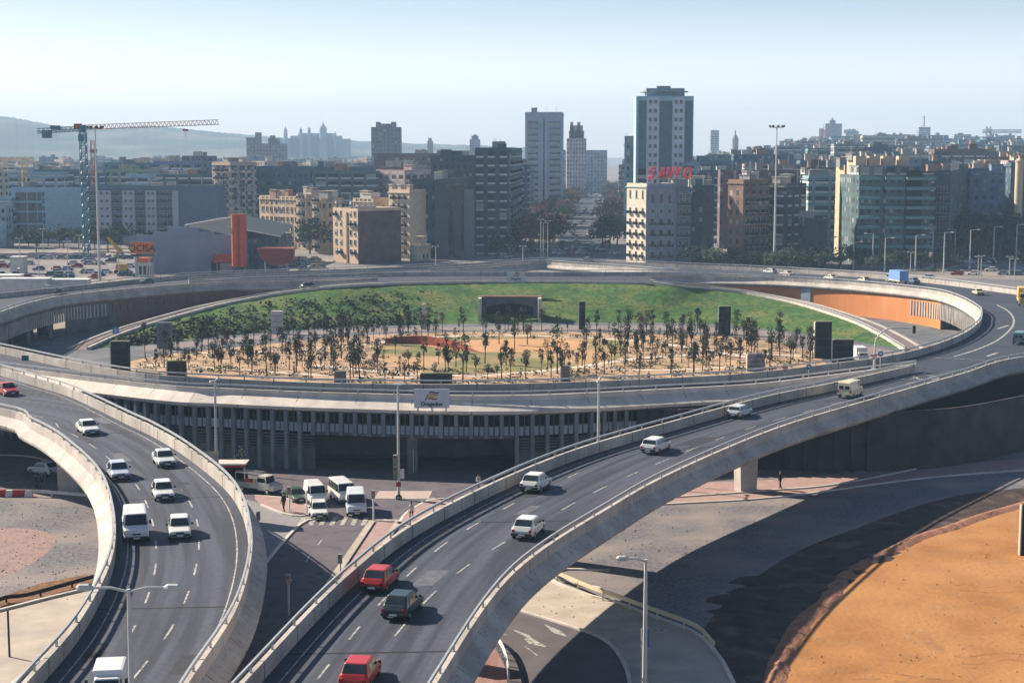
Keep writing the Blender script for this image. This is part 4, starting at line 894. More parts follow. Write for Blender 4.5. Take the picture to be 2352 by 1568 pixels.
def rounded():
    d = 505; x0, x1 = 1960, 2142; c0, c1 = at(x0, d, 0), at(x1, d, 0); W_ = c1.x-c0.x; H = zat(402, d)
    t = thing('apartment_building', 'large apartment block with teal balcony bands and softly rounded corners', 'building', (c0.x, d, 0)); n = 18
    def ring_(off, z0, z1):
        P = []
        for k in range(n+1):
            u = k/n; x = c0.x-off*.3+(W_+off*.6)*u; y = d+5-(6+off)*math.sin(pi*min(1, max(0, u)))**.18; P.append((x, y))
        P += [(c1.x+off*.3, d+24), (c0.x-off*.3, d+24)]; return P
    mb = MB(); mb.prism(ring_(0, 0, 0), 0, H, 0, 1); mb.build('walls', [FAC[2], ROOF], t, color=(.09, .15, .16))
    for k in range(8):
        z = 5.5+k*3.1
        for u0, u1 in ((.02, .30), (.36, .60), (.62, .98)): mb = MB(); mb.box((c0.x+W_*(u0+u1)/2, d-1.4-(.9 if u0 == .62 else 0), z), (W_*(u1-u0), 1.5, .95)); mb.build('balcony', WALLP, t, color=(.16, .30, .31))
    for k in range(8): mb = MB(); z = 6.5+k*3.1; mb.box((c0.x+W_*.72, d-1.2, z), (W_*.2, .5, 2.0)); mb.build('loggia', DARK, t)
    mb = MB(); mb.prism([(c0.x+2, d+5), (c1.x-4, d+4), (c1.x-4, d+20), (c0.x+2, d+20)], H, H+3, 0, 1); mb.build('penthouse', [FAC[1], ROOF], t, color=(.20, .25, .24))
    for q in (.15, .32, .5, .7): mb = MB(); mb.box((c0.x+W_*q, d+12, H+3), (3.5, 4, 3)); mb.build('roof_shed', WALLP, t, color=(.60, .48, .34))
rounded()
building('apartment_building', 'dark block with vertical window strips right of the round-cornered block', 2144, 2180, 2228, 398, 520, 20, (.08, .12, .12), 0, roofs=4, wins=[('L', 7, 3, 3.3, 1.2, 2.0, 'balc', 3)])
building('apartment_building', 'bluish dark block behind the black trees on the right', 2228, 2290, 2330, 392, 600, 10, (.09, .12, .16), 2, roofs=5)
building('apartment_building', 'shadowed block at the right picture edge', 2318, 2400, 2440, 380, 560, 10, (.07, .10, .13), 0, roofs=3)
t = thing('water_tower', 'cream cylindrical tower with a small cap near the right picture edge', 'tower', (at(2334, 560).x, 560, 0)); mb = L_(); mb.cyl((0, 0, 0), 1.4, zat(372, 560), 16); mb.build('shaft', mat('cream_render', (.70, .56, .38), .9, .06), t); mb = L_(); mb.cyl((0, 0, zat(372, 560)), 1.6, .5, 16); mb.cyl((0, 0, zat(372, 560)+.5), 1.1, .8, 16, 0, .4); mb.build('cap', mat('cream_render', (.70, .56, .38)), t)
# --- far landmarks on the skyline
def far(name, label, x0, x1, y0, d, color, fac=0, cat='tower', steps=()):
    c0, c1 = at(x0, d), at(x1, d); W_ = c1.x-c0.x; g = max(0, gz(c0.x, d))-1; t = thing(name, label, cat, (c0.x, d, g)); H = zat(y0, d); mb = MB()
    mb.prism([(c0.x, d), (c1.x, d), (c1.x, d+W_*.8), (c0.x, d+W_*.8)], g, H, 0, 1); mb.build('walls', [FAC[fac], ROOF], t, color=color)
    for (a0, a1, yy) in steps:
        p0, p1 = at(a0, d+W_*.2), at(a1, d+W_*.2); z = zat(yy, d); mb = MB(); mb.prism([(p0.x, d+W_*.2), (p1.x, d+W_*.2), (p1.x, d+W_*.6), (p0.x, d+W_*.6)], H, z, 0, 1); mb.build('upper_block', [FAC[fac], ROOF], t, color=color)
    return t
far('tower_block', 'dark square tower with raised roof corners on the left-centre skyline', 854, 920, 292, 1250, (.17, .18, .22), 0, steps=((865, 874, 280), (874, 900, 284), (900, 910, 280)))
far('tower_block', 'stepped pinkish apartment block on the hazy left skyline', 568, 652, 330, 1500, (.30, .24, .26), 0, steps=((568, 590, 316), (588, 598, 304), (618, 640, 318), (622, 630, 311)))
far('tower_block', 'small slim hazy tower between the square tower and the avenue', 982, 995, 324, 2000, (.30, .28, .30), 0, steps=((984, 992, 317),))
far('tower_block', 'small domed hazy block left of the avenue towers', 1079, 1103, 320, 1900, (.30, .28, .32), 0, steps=((1083, 1099, 312), (1088, 1095, 309)))
far('ornate_tower', 'stepped ornate stone tower with turrets beside the avenue', 1301, 1346, 318, 1250, (.66, .52, .50), 2, steps=((1306, 1341, 300), (1308, 1338, 288), (1309, 1316, 280), (1325, 1332, 280)))
far('tower_block', 'hazy wide block closing the left side of the avenue', 1293, 1394, 345, 1400, (.40, .44, .52), 0, steps=((1300, 1345, 338),))
far('tower_block', 'slim pale grey tower on the right skyline', 1631, 1650, 299, 2300, (.40, .40, .46), 3)
far('tower_block', 'cluster tower with a pointed roof on the right skyline', 1893, 1931, 284, 2300, (.34, .36, .42), 0, steps=((1903, 1916, 276), (1908, 1911, 271)))
far('tower_block', 'lower pale tower joined to the pointed skyline cluster', 1879, 1893, 295, 2310, (.50, .48, .50), 0)
far('tower_block', 'hazy block under a thin crane on the right skyline', 1940, 1970, 301, 2500, (.42, .40, .44), 0)
far('tower_block', 'small blue and white tower with a mast on the right skyline', 2107, 2134, 292, 2400, (.30, .36, .44), 3, steps=((2118, 2120, 266),))
def dome(name, label, x, ybase, ytop, d, wpx, color=(.30, .28, .32)):
    c = at(x, d); r = wpx/F*d/2; z0_, z1 = zat(ybase, d), zat(ytop, d); g = -1
    t = thing(name, label, 'church tower' if name != 'palace' else 'palace', (c.x, d, g)); m = mat('far_stone', color, .9, .1, .05); h = z1-z0_
    mb = MB(); mb.cyl((c.x, d, g), r, z0_+h*.35-g, 10); mb.build('drum', m, t)
    mb = MB(); mb.tube([(c.x, d, z0_+h*.35), (c.x, d, z0_+h*.5), (c.x, d, z0_+h*.62), (c.x, d, z0_+h*.72)], [r*1.05, r*.95, r*.65, r*.28], 10); mb.build('dome', m, t)
    mb = MB(); mb.tube([(c.x, d, z0_+h*.7), (c.x, d, z0_+h*.84), (c.x, d, z1)], [r*.25, r*.22, r*.02], 6); mb.build('spire', m, t); return t
dome('church_tower', 'domed church tower with a lantern on the right skyline', 1687, 340, 297, 1900, 15)
def palace():
    d = 3300; t = thing('palace', 'hazy palace with one large dome and four spired towers on the hill', 'palace', (at(716, d).x, d, 0)); m = mat('far_stone', (.30, .28, .32), .9)
    def bx(x0, x1, y): c0, c1 = at(x0, d), at(x1, d); mb = MB(); mb.prism([(c0.x, d), (c1.x, d), (c1.x, d+60), (c0.x, d+60)], 20, zat(y, d)); mb.build('wing', m, t)
    bx(640, 800, 319); bx(668, 780, 312); bx(686, 722, 306); bx(728, 762, 306)
    for x, w_, yb, yt in ((658, 9, 312, 288), (693, 7, 307, 290), (712, 7, 307, 288), (744, 17, 308, 279), (771, 7, 313, 302)):
        c = at(x, d); r = w_/F*d/2; z0_, z1 = zat(yb, d), zat(yt, d); h = z1-z0_; mb = MB(); mb.tube([(c.x, d-5, 20), (c.x, d-5, z0_+h*.4), (c.x, d-5, z0_+h*.55), (c.x, d-5, z0_+h*.7), (c.x, d-5, z0_+h*.78), (c.x, d-5, z1)], [r, r, r*.8, r*.4, r*.2, r*.03], 8); mb.build('dome' if w_ > 10 else 'tower', m, t)
palace()
# --- the great field of roofs behind, block after block of separate houses
KEEP = [(1296, 1436)]
WALLC = [((.24, .20, .17), 'tan'), ((.075, .14, .16), 'dark teal'), ((.06, .13, .16), 'dark teal'), ((.13, .17, .19), 'grey'), ((.34, .31, .25), 'cream'), ((.15, .10, .09), 'brown'), ((.08, .11, .15), 'slate'), ((.24, .28, .29), 'pale grey')]
def field():
    rnd = random.Random(21); n = 0
    Ys = [590, 680, 770, 870, 985, 1120, 1280, 1470, 1700, 2000]
    for ri, Y in enumerate(Ys):
        x = -60
        cnt = 0
        while x < 2400 and cnt < 60:
            wpx = rnd.uniform(15, 30)*F/Y; x0, x1 = x, x+wpx; x = x1+rnd.choice([0, 0, 0, 4, 14]); cnt += 1
            Xc = at((x0+x1)/2, Y).x
            half = 26 if Y < 900 else 22
            if AVX(Y)-half-5 < Xc < AVX(Y)+half+8: continue
            if Y < 660 and x0 < 1180: continue
            if Y < 660 and (x1 < 1660): continue
            h = rnd.gauss(25.5, 2.0)+(3 if rnd.random() < .12 else 0)+ (4 if Xc/Y > .12 else 0)
            g = gz(Xc, Y); ytop = None; H = g+h
            if x0 < 200 and Y < 760: continue
            col, cn = rnd.choice(WALLC); fi = rnd.randint(0, 3)
            yy = 350-(H-HC)*F/Y
            side = 'left' if x1 < 560 else 'left-centre' if x1 < 1290 else 'right-centre' if x1 < 1900 else 'right'
            dist = 'nearer rows' if Y < 800 else 'middle rows' if Y < 1200 else 'farther rows' if Y < 1600 else 'hazy rows'
            shp = 'broad' if wpx*Y/F > 24 else 'narrow'
            tall = 'taller' if h > 28 else 'low' if h < 24 else 'flat-roofed'
            nr = rnd.randint(1, 4); al_ = AVD
            if x1 < 1180 and rnd.random() < .35: al_ = 40; col, cn = (.62, .50, .38), 'sunlit cream'
            building('city_house', f'{tall} {shp} {cn} house in the {dist} at {side}', x0, x0+(x1-x0)*(.45 if al_ > 10 else 1) if al_ > 10 else x1, x1 if al_ > 10 else None, None, Y, al_, tuple(c*rnd.uniform(.8, 1.2) for c in col), fi, group=f'{tall} {shp} {cn} houses, {dist}, {side}', dep=13, roofs=nr, seed=n+1, H=H, base=g-1, cornice=False); n += 1
field()
# ================================================================ VEHICLES
CARS = {   # stations from front to rear: x, bottom, belt, top, half width at belt, half width at top
 'hatch': dict(st=[(1.84, .34, .54, .60, .66, .58), (1.74, .26, .62, .70, .76, .70), (.95, .26, .80, .86, .79, .73), (.32, .26, .86, 1.37, .80, .60), (-1.02, .26, .87, 1.38, .80, .60), (-1.62, .28, .86, .93, .78, .68), (-1.80, .32, .62, .68, .74, .68)],
               scr=(.93, .34, -1.05, -1.58), side=[(.80, .30, -.28), (-.34, -.34, -1.02)], wh=(1.18, -1.15, .28)),
 'sedan': dict(st=[(2.02, .34, .52, .58, .66, .58), (1.92, .26, .62, .70, .78, .72), (.98, .26, .80, .86, .82, .76), (.34, .26, .86, 1.34, .83, .62), (-.80, .26, .87, 1.35, .83, .62), (-1.30, .26, .86, .92, .82, .74), (-1.98, .28, .82, .86, .78, .72), (-2.05, .34, .6, .66, .74, .68)],
               scr=(.96, .36, -.83, -1.27), side=[(.82, .32, -.24), (-.30, -.30, -.82)], wh=(1.25, -1.22, .29)),
 'estate': dict(st=[(1.98, .34, .54, .60, .66, .58), (1.88, .26, .62, .70, .78, .72), (.98, .26, .80, .86, .81, .75), (.34, .26, .86, 1.37, .82, .62), (-1.55, .26, .87, 1.38, .82, .62), (-1.92, .28, .86, .93, .80, .70), (-2.02, .32, .62, .68, .76, .70)],
               scr=(.96, .36, -1.57, -1.90), side=[(.82, .32, -.24), (-.30, -.30, -1.50)], wh=(1.22, -1.22, .29)),
 'van': dict(st=[(2.1, .38, .66, .72, .76, .70), (2.04, .30, .92, 1.0, .84, .80), (1.78, .30, 1.08, 1.14, .88, .84), (1.20, .30, 1.12, 1.98, .90, .74), (-1.95, .30, 1.12, 2.02, .90, .76), (-2.05, .32, 1.10, 1.9, .88, .74)],
             scr=(1.74, 1.22, -2.02, -2.06), side=[(1.60, 1.20, .40)], wh=(1.40, -1.30, .31)),
 'minibus': dict(st=[(2.1, .38, .66, .72, .76, .70), (2.04, .30, .92, 1.0, .84, .80), (1.80, .30, 1.08, 1.14, .88, .84), (1.35, .30, 1.12, 1.94, .90, .76), (-1.95, .30, 1.12, 1.98, .90, .78), (-2.05, .32, 1.10, 1.86, .88, .76)],
             scr=(1.77, 1.37, -2.02, -2.06), side=[(1.66, 1.34, .66), (.56, .56, -.30), (-.40, -.40, -1.20), (-1.30, -1.30, -1.90)], wh=(1.40, -1.30, .31)),
 'boxvan': dict(st=[(1.95, .34, .56, .62, .66, .58), (1.85, .26, .66, .74, .76, .70), (1.15, .26, .82, .88, .78, .72), (.62, .26, .86, 1.46, .79, .62), (.28, .26, .86, 1.52, .80, .64), (.22, .26, 1.0, 1.78, .82, .74), (-1.85, .26, 1.0, 1.80, .82, .76), (-1.95, .30, .98, 1.72, .80, .74)],
             scr=(1.13, .64, -1.93, -1.96), side=[(.98, .60, .34)], wh=(1.20, -1.25, .29))}
CHROME = mat('chrome', (.6, .6, .6), .25, .05, 1, metal=.8); LAMPW = mat('lamp_glass', (.75, .75, .72), .15, .05, 1); LAMPR = mat('tail_lamp', (.35, .02, .02), .2, .1, 1); PLATE = mat('number_plate_white', (.75, .76, .74), .5, .03, 1); BUMP = mat('bumper_plastic', (.03, .03, .033), .7, .1, 1)
def loft(st):
    mb = L_(); n = 12
    for (x, zb, zl, zt, w_, wt) in st:
        h = [(w_*.88, zb), (w_, zb+.10), (w_*1.0, zl-.06), (w_*.97, zl), (wt, zt-.035), (wt*.86, zt)]
        pts = h+[(-a, b) for a, b in h[::-1]]
        for y, z in pts: mb.v.append((x, y, z))
    for k in range(len(st)-1):
        for j in range(n): a, b = k*n+j, k*n+(j+1) % n; mb.f.append((a, b, b+n, a+n)); mb.m.append(0)
    mb.f.append(tuple(range(n))); mb.f.append(tuple((len(st)-1)*n+j for j in range(n))[::-1]); mb.m += [0, 0]
    return mb
def wheel(t, x, y, r):
    s = 1 if y > 0 else -1; mb = L_(); mb.tube([(x, y-s*.18, r), (x, y-s*.01, r), (x, y, r)], [r, r, r*.93], 16); o = mb.build('wheel', BLACK, t)
    mb = L_(); mb.tube([(x, y-s*.02, r), (x, y+s*.012, r)], [r*.60, r*.52], 12); mb.build('rim', CHROME, o)
def interp(st, x):
    for a, b in zip(st, st[1:]):
        if b[0] <= x <= a[0]:
            t = (a[0]-x)/(a[0]-b[0]); return [p+(q-p)*t for p, q in zip(a, b)]
    return list(st[-1] if x < st[-1][0] else st[0])
def make_car(kind):
    d = CARS[kind]; st = d['st']; t = thing('car' if kind in ('hatch', 'sedan', 'estate') else 'van', 'x', 'car')
    b = loft(st).build('body', CARP, t)
    x0, x1, x2, x3 = d['scr']; van = kind in ('van', 'minibus', 'boxvan')
    def topq(xa, xb, o_, ins=.93):
        A, B = interp(st, xa), interp(st, xb); return [(xa+o_[0], A[5]*ins, A[3]+o_[1]), (xa+o_[0], -A[5]*ins, A[3]+o_[1]), (xb+o_[0], -B[5]*ins, B[3]+o_[1]-.03), (xb+o_[0], B[5]*ins, B[3]+o_[1]-.03)]
    mb = L_(); mb.face(topq(x0-.03, x1+.02, (.02, .022))); mb.build('windscreen', GLASS, t)
    if not van: mb = L_(); mb.face(topq(x2-.04, x3+.04, (-.02, .024))); mb.build('rear_window', GLASS, t)
    else:
        A = st[-1]; mb = L_()
        for s in (-1, 1): mb.box((A[0]-.015, s*.36, A[2]+.05), (.03, .5, .42))
        mb.build('rear_window', GLASS, t)
    for (xf, xt, xr) in d['side']:
        for s in (-1, 1):
            A = interp(st, min(xf, xt)); B = interp(st, xr); mb = L_()
            tz = lambda S: S[3]-.10
            f = lambda x, S, up: (x, s*((S[5]+.025+.02) if up else (S[4]*.97+.014)), tz(S) if up else S[2]+.04)
            C_ = interp(st, min(xt, xf)); 
            mb.face([f(xf, interp(st, min(xf, xt)), False), f(xr, B, False), f(xr+(.0 if xr > -1 else .12), interp(st, xr+.1), True), f(xt, C_, True)]); mb.build('side_window', GLASS, t)
    xf, xr, r = d['wh']
    for x in (xf, xr):
        for s in (-1, 1): wheel(t, x, s*(interp(st, x)[4]+.015), r)
    fr, re = st[0], st[-1]
    for s in (-1, 1):
        mb = L_(); mb.box((st[1][0]+.01, s*.50, .52 if not van else .62), (.14, .30, .15)); mb.build('headlight', LAMPW, t)
        mb = L_(); mb.box((re[0]-.005, s*(re[4]-.13), .60 if not van else .75), (.07, .20, .18 if not van else .32)); mb.build('tail_light', LAMPR, t)
        mb = L_(); mb.box((interp(st, d['scr'][0]-.25)[0]*0+d['scr'][0]-.32, s*(.90 if not van else .99), .90 if not van else 1.25), (.10, .15, .14 if not van else .26)); mb.build('mirror', BUMP, t)
    mb = L_(); mb.box((fr[0]+.02, 0, .34), (.16, 1.42 if not van else 1.6, .17)); mb.build('bumper', BUMP, t)
    mb = L_(); mb.box((re[0]-.03, 0, .36), (.16, 1.46 if not van else 1.6, .17)); mb.build('bumper', BUMP, t)
    mb = L_(); mb.box((fr[0]+.105, 0, .37), (.02, .46, .11)); mb.build('number_plate', PLATE, t)
    mb = L_(); mb.box((re[0]-.115, 0, .40), (.02, .46, .11)); mb.build('number_plate', PLATE, t)
    mb = L_(); mb.box((fr[0]+.03, 0, .54 if not van else .64), (.05, .60, .10)); mb.build('grille', BUMP, t)
    return reg(t)
PROTO = {k: make_car(k) for k in CARS}; used = set()
def head(p, q): return math.atan2(q.y-p.y, q.x-p.x)
def vehicle(kind, name, cat, label, col, p, rz, group=None, scale=1.0, deckpitch=True):
    if kind in used: o = copy_tree(PROTO[kind])
    else: o = PROTO[kind]; used.add(kind)
    o.name = name; o['label'] = label; o['category'] = cat
    if group: o['group'] = group
    o.location = p; o.rotation_euler = (0, 0, rz); o.scale = (scale,)*3
    for c in bpy.data.objects[o.name].children:
        if c.name.split('.')[0] == 'body': c.color = (*col, 1)
    return o
WH = (.78, .78, .76); LG = (.62, .70, .68); BLU = (.55, .62, .72); REDC = (.52, .035, .03); DKC = (.03, .05, .06); CRM = (.72, .66, .45)
bpy.context.view_layer.update()
GL = 'cars coming down the left slip road'; GR = 'cars climbing the right slip road'; GF = 'vehicles on the far side of the ring'; GJ = 'vehicles waiting at the junction'
def on(x, y): return D(x, y, .01)
for kind, nm, cat, lab, col, x, y, hx, hy, g, sc in [
 ('hatch', 'car', 'car', 'red hatchback half cut by the left picture edge', REDC, 16, 906, 90, 930, GL, 1.05),
 ('sedan', 'car', 'car', 'white saloon alone in the upper part of the left slip road', WH, 202, 994, 245, 1023, GL, 1),
 ('sedan', 'car', 'car', 'pale green tinted saloon nearest the right wall of the left slip road', LG, 377, 1066, 415, 1108, GL, 1),
 ('hatch', 'car', 'car', 'pale blue hatchback nearest the left wall of the left slip road', BLU, 272, 1096, 303, 1140, GL, 1.02),
 ('hatch', 'car', 'car', 'white hatchback with black windscreen just below the pale green saloon', WH, 375, 1142, 400, 1200, GL, 1),
 ('van', 'van', 'van', 'tall white box-shaped van beside the shaded left wall', WH, 312, 1232, 322, 1300, GL, 1),
 ('hatch', 'car', 'car', 'white hatchback right beside the tall white van', WH, 413, 1228, 418, 1300, GL, 1),
 ('boxvan', 'van', 'van', 'white small delivery van with raised rear body at the bottom edge', WH, 250, 1612, 228, 1680, GL, .98),
 ('hatch', 'car', 'car', 'red hatchback in the shade of the left wall ahead of the dark one', REDC, 874, 1347, 925, 1302, GR, 1.02),
 ('hatch', 'car', 'car', 'dark blue hatchback with a pale roof reflection behind the shaded red one', DKC, 925, 1408, 975, 1362, GR, 1.02),
 ('hatch', 'car', 'car', 'bright red hatchback nearest the camera at the bottom edge', REDC, 828, 1566, 870, 1504, GR, 1.0),
 ('hatch', 'car', 'car', 'white hatchback close to the outer wall of the right slip road', WH, 1214, 1228, 1262, 1188, GR, 1.04),
 ('hatch', 'car', 'car', 'white hatchback in the left lane below the white estate', WH, 1231, 1123, 1285, 1090, GR, 1.04),
 ('estate', 'car', 'car', 'white estate car in the middle of the right slip road', WH, 1507, 1036, 1570, 1008, GR, 1.02),
 ('estate', 'car', 'car', 'pale grey estate car between the white estate and the cream van', (.62, .66, .66), 1699, 956, 1770, 930, GR, .95),
 ('van', 'van', 'van', 'cream panel van high on the right slip road', CRM, 1953, 911, 2020, 888, GR, .98),
 ('van', 'van', 'van', 'teal van leaving past the right picture edge', (.15, .30, .32), 2343, 789, 2390, 760, GF, .95),
 ('sedan', 'car', 'car', 'cream car alone by the far right outer wall', CRM, 2246, 677, 2200, 664, GF, .95),
 ('sedan', 'car', 'car', 'dark blue saloon right behind the blue tarpaulin lorry', (.10, .18, .24), 2098, 650, 2050, 642, GF, .95),
 ('hatch', 'car', 'car', 'cream hatchback left of the blue tarpaulin lorry', CRM, 1984, 648, 1950, 643, GF, .95),
 ('sedan', 'car', 'car', 'ivory saloon with a dark rear on the far right of the ring', (.78, .74, .58), 1908, 642.5, 1870, 638, GF, .95),
 ('sedan', 'car', 'car', 'pinkish white saloon behind the median barrier end', (.75, .6, .55), 1806, 634, 1770, 631, GF, .95),
 ('hatch', 'car', 'car', 'white hatchback just left of the pinkish saloon', WH, 1768, 628, 1740, 626, GF, .95),
 ('sedan', 'car', 'car', 'dark blue-green saloon crossing the far left of the ring', (.06, .13, .15), 337, 652, 370, 649, GF, .98),
 ('hatch', 'car', 'car', 'near-black green hatchback by the left edge of the ring', (.02, .06, .05), 140, 676, 160, 671, GF, .95),
 ('sedan', 'car', 'car', 'dull green and cream saloon just behind the near-black hatchback', (.25, .35, .30), 110, 668, 135, 664, GF, .95),
]:
    p = on(x, y); vehicle(kind, nm, cat, lab, col, p, head(p, on(hx, hy)), g, sc)
p = crestpt(720, 661)+Vector((0, 3.4, 0)); p.z = cC[0].z*0+6.0
pp = min(cC, key=lambda q: abs(pxof(q, 6)-716)); nn = Vector((-.3, .95, 0)); vehicle('hatch', 'car', 'car', 'dark car climbing the shaded ramp at the top of the grass bank', DKC, (pp.x-1, pp.y+2.6, pp.z+.06), R(25), GF, 1.1)
for kind, nm, cat, lab, col, x, y, hx, hy, sc in [
 ('van', 'van', 'van', 'white round-roofed van behind the white hatchback at the crossing', WH, 724, 1152, 745, 1175, 1.0),
 ('hatch', 'car', 'car', 'white hatchback first at the pedestrian crossing', WH, 733, 1184, 738, 1215, 1.08),
 ('minibus', 'van', 'minibus', 'white minibus with a row of side windows behind the tall van', WH, 786, 1148, 815, 1170, 1.08),
 ('van', 'van', 'van', 'tall white van with blue-grey front first at the crossing', (.7, .75, .8), 818, 1176, 824, 1215, 1.1),
 ('sedan', 'car', 'car', 'dark green saloon with pale roof turning by the traffic island', (.05, .10, .06), 681, 1148, 705, 1168, .95),
 ('hatch', 'car', 'car', 'pale grey car parked in the shade under the left slip road', (.6, .64, .66), 102, 1089, 60, 1082, 1.1)]:
    p = U(x, y, .03); vehicle(kind, nm, cat, lab, col, p, head(p, U(hx, hy)), GJ if x > 300 else None, sc)
def pickup():
    p = U(598, 1130, .03); q = U(650, 1138); t = thing('pickup_truck', 'pale pickup truck carrying ladders and orange gear beside the red-roofed shelter', 'truck', p, head(p, q), GJ); c = (.62, .62, .55)
    mb = L_(); mb.box((1.15, 0, .45), (1.5, 1.7, .75), top=.97); mb.box((.75, 0, 1.18), (1.35, 1.6, .75), top=.8); mb.build('cab', CARP, t, color=c)
    mb = L_(); mb.box((2.0, 0, .5), (.9, 1.6, .5), top=.92); mb.build('bonnet', CARP, t, color=c)
    mb = L_(); mb.face([(1.46, -.66, 1.22), (1.46, .66, 1.22), (1.32, .6, 1.85), (1.32, -.6, 1.85)]); mb.build('windscreen', GLASS, t)
    for s in (-1, 1): mb = L_(); mb.box((.75, s*.76, 1.28), (1.0, .05, .45)); mb.build('side_window', GLASS, t)
    mb = L_(); mb.box((-1.2, 0, .55), (3.2, 1.75, .12))
    for s in (-1, 1): mb.box((-1.2, s*.86, .67), (3.2, .05, .45))
    mb.box((-2.8, 0, .67), (.05, 1.7, .45)); mb.build('load_bed', CARP, t, color=(.4, .4, .38))
    mb = L_()
    for s in (-1, 1):
        for x in (-2.7, -.2): mb.box((x, s*.8, .67), (.06, .06, 1.4))
        mb.box((-1.3, s*.8, 2.05), (2.9, .06, .06))
    for k in range(7): mb.box((-2.7+k*.42, 0, 2.1), (.05, 1.5, .05))
    mb.build('ladder_rack', STEEL, t)
    for x in (-1.8, 1.6):
        for s in (-1, 1): wheel(t, x, s*.86, .32)
    for x, y, m in ((-1.9, .2, mat('orange_gear', (.8, .25, .04), .6)), (-1.2, -.3, RED), (-.8, .3, YEL)):
        g = L_(); g.box((x, y, .67), (.7, .6, .55), .3, top=.8); o = g.build('tool_crate', m); o.location = p; o.rotation_euler = t.rotation_euler
        tag(o, {-1.9: 'orange box in the bed of the pale pickup', -1.2: 'red box in the bed of the pale pickup', -.8: 'yellow box behind the cab of the pale pickup'}[x], 'crate')
pickup()
def lorry(x, y, hx, hy, lab, colbox, colcab, sc=1.0, deck_=True, base=None):
    p = base or on(x, y); q = on(hx, hy) if base is None else U(hx, hy); t = thing('lorry', lab, 'lorry', p, head(p, q), GF); t.scale = (sc,)*3
    mb = L_(); mb.box((-1.2, 0, .95), (5.2, 2.3, .12)); mb.build('chassis', BUMP, t)
    mb = L_(); mb.box((-1.2, 0, 1.05), (5.1, 2.35, 2.3), top=.985); mb.build('box', CARP, t, color=colbox)
    mb = L_(); mb.box((-1.2, 0, .85), (5.2, 2.42, .28)); mb.build('side_board', CARP, t, color=(.7, .66, .5))
    mb = L_(); mb.box((2.3, 0, .5), (1.6, 2.2, 1.0)); mb.box((2.2, 0, 1.5), (1.35, 2.1, .95), top=.88); mb.build('cab', CARP, t, color=colcab)
    mb = L_(); mb.box((2.86, 0, 1.6), (.06, 1.7, .65)); mb.build('windscreen', GLASS, t)
    for s in (-1, 1): mb = L_(); mb.box((2.3, s*1.03, 1.6), (.8, .05, .55)); mb.build('side_window', GLASS, t)
    for x_ in (-2.8, 2.2):
        for s in (-1, 1): wheel(t, x_, s*1.1, .45)
lorry(2058, 652, 2010, 645, 'lorry with a bright blue tarpaulin on the far right of the ring', (.22, .38, .80), (.30, .38, .42), .95)
lorry(2352, 700, 2380, 740, 'yellow lorry cut by the right picture edge', (.75, .55, .10), (.7, .5, .1), 1.0)
lorry(0, 0, 1990, 840, 'small white lorry parked behind the dark panel inside the park', WH, WH, .8, base=U(1976, 832))
# small parked cars, too small in the picture to show parts
def simplecar():
    mb = loft([(1.9, .1, .5, .6, .7, .65), (1.0, .1, .8, .86, .8, .74), (.4, .1, .86, 1.35, .8, .6), (-1.1, .1, .86, 1.35, .8, .6), (-1.6, .1, .84, .92, .8, .7), (-1.95, .1, .7, .8, .75, .7)]); n = len(mb.f)
    for s in (-1, 1): mb.face([(.8, s*.80, .9), (-1.4, s*.80, .9), (-1.1, s*.64, 1.28), (.4, s*.64, 1.28)], 1)
    mb.face([(.98, .7, .9), (.98, -.7, .9), (.44, -.56, 1.34), (.44, .56, 1.34)], 1); mb.face([(-1.6, .66, .96), (-1.6, -.66, .96), (-1.14, -.56, 1.34), (-1.14, .56, 1.34)], 1)
    for x in (1.15, -1.15):
        for s in (-1, 1): mb.tube([(x, s*.62, .29), (x, s*.83, .29)], .29, 8, 2)
    o = mb.build('parked_car', [CARP, GLASS, BLACK]); me = o.data; bpy.data.objects.remove(o); return me
SCM = simplecar(); CC = [((.72, .72, .70), 'white'), ((.72, .72, .70), 'white'), ((.30, .32, .34), 'grey'), ((.40, .04, .03), 'red'), ((.05, .10, .20), 'navy'), ((.04, .05, .05), 'black'), ((.55, .50, .38), 'beige'), ((.06, .16, .13), 'green'), ((.35, .45, .55), 'pale blue')]
rnd = random.Random(11)
def lot(area, n, where, grp, rz, row=None):
    for k in range(n):
        x = rnd.uniform(area[0], area[1]); y = area[2]+(area[3]-area[2])*(rnd.randrange(row)/(row-1) if row else rnd.random()); p = U(x, y, .02); c, cn = rnd.choice(CC)
        o = bpy.data.objects.new('parked_car', SCM); COL.objects.link(o); o.location = p; o.rotation_euler = (0, 0, rz+rnd.choice([0, pi])+rnd.uniform(-.06, .06)); o.color = (*c, 1)
        tag(o, f'{cn} car {where}', 'car', f'{cn} cars {where}')
lot((0, 345, 588, 640), 56, 'in the car park behind the ring, left', '', R(15), 9)
lot((2105, 2350, 596, 640), 34, 'parked among the lamp posts at far right', '', R(-30), 6)
lot((1640, 2100, 600, 612), 16, 'in the street behind the far right wall', '', R(-5), 3)
lot((1130, 1420, 560, 600), 22, 'at the crossing in front of the avenue', '', R(5), 6)
lot((684, 762, 598, 616), 9, 'in the street before the cream houses', '', R(30), 3); lot((590, 700, 612, 620), 7, 'parked below the red hull-shaped shelter', '', R(12), 2)
rnd = random.Random(4)
for Y in [560+i*26 for i in range(34)]:
    for k in range(2):
        c, cn = rnd.choice(CC); X = AVX(Y)+rnd.choice([-8, -5, -2, 2, 5, 8])+rnd.uniform(-.5, .5); o = bpy.data.objects.new('car', SCM); COL.objects.link(o)
        o.location = (X, Y+rnd.uniform(-8, 8), .03); o.rotation_euler = (0, 0, R(90-AVD)+rnd.choice([0, pi])); o.color = (*c, 1); tag(o, f'{cn} car driving on the long straight avenue', 'car', f'{cn} cars on the avenue')
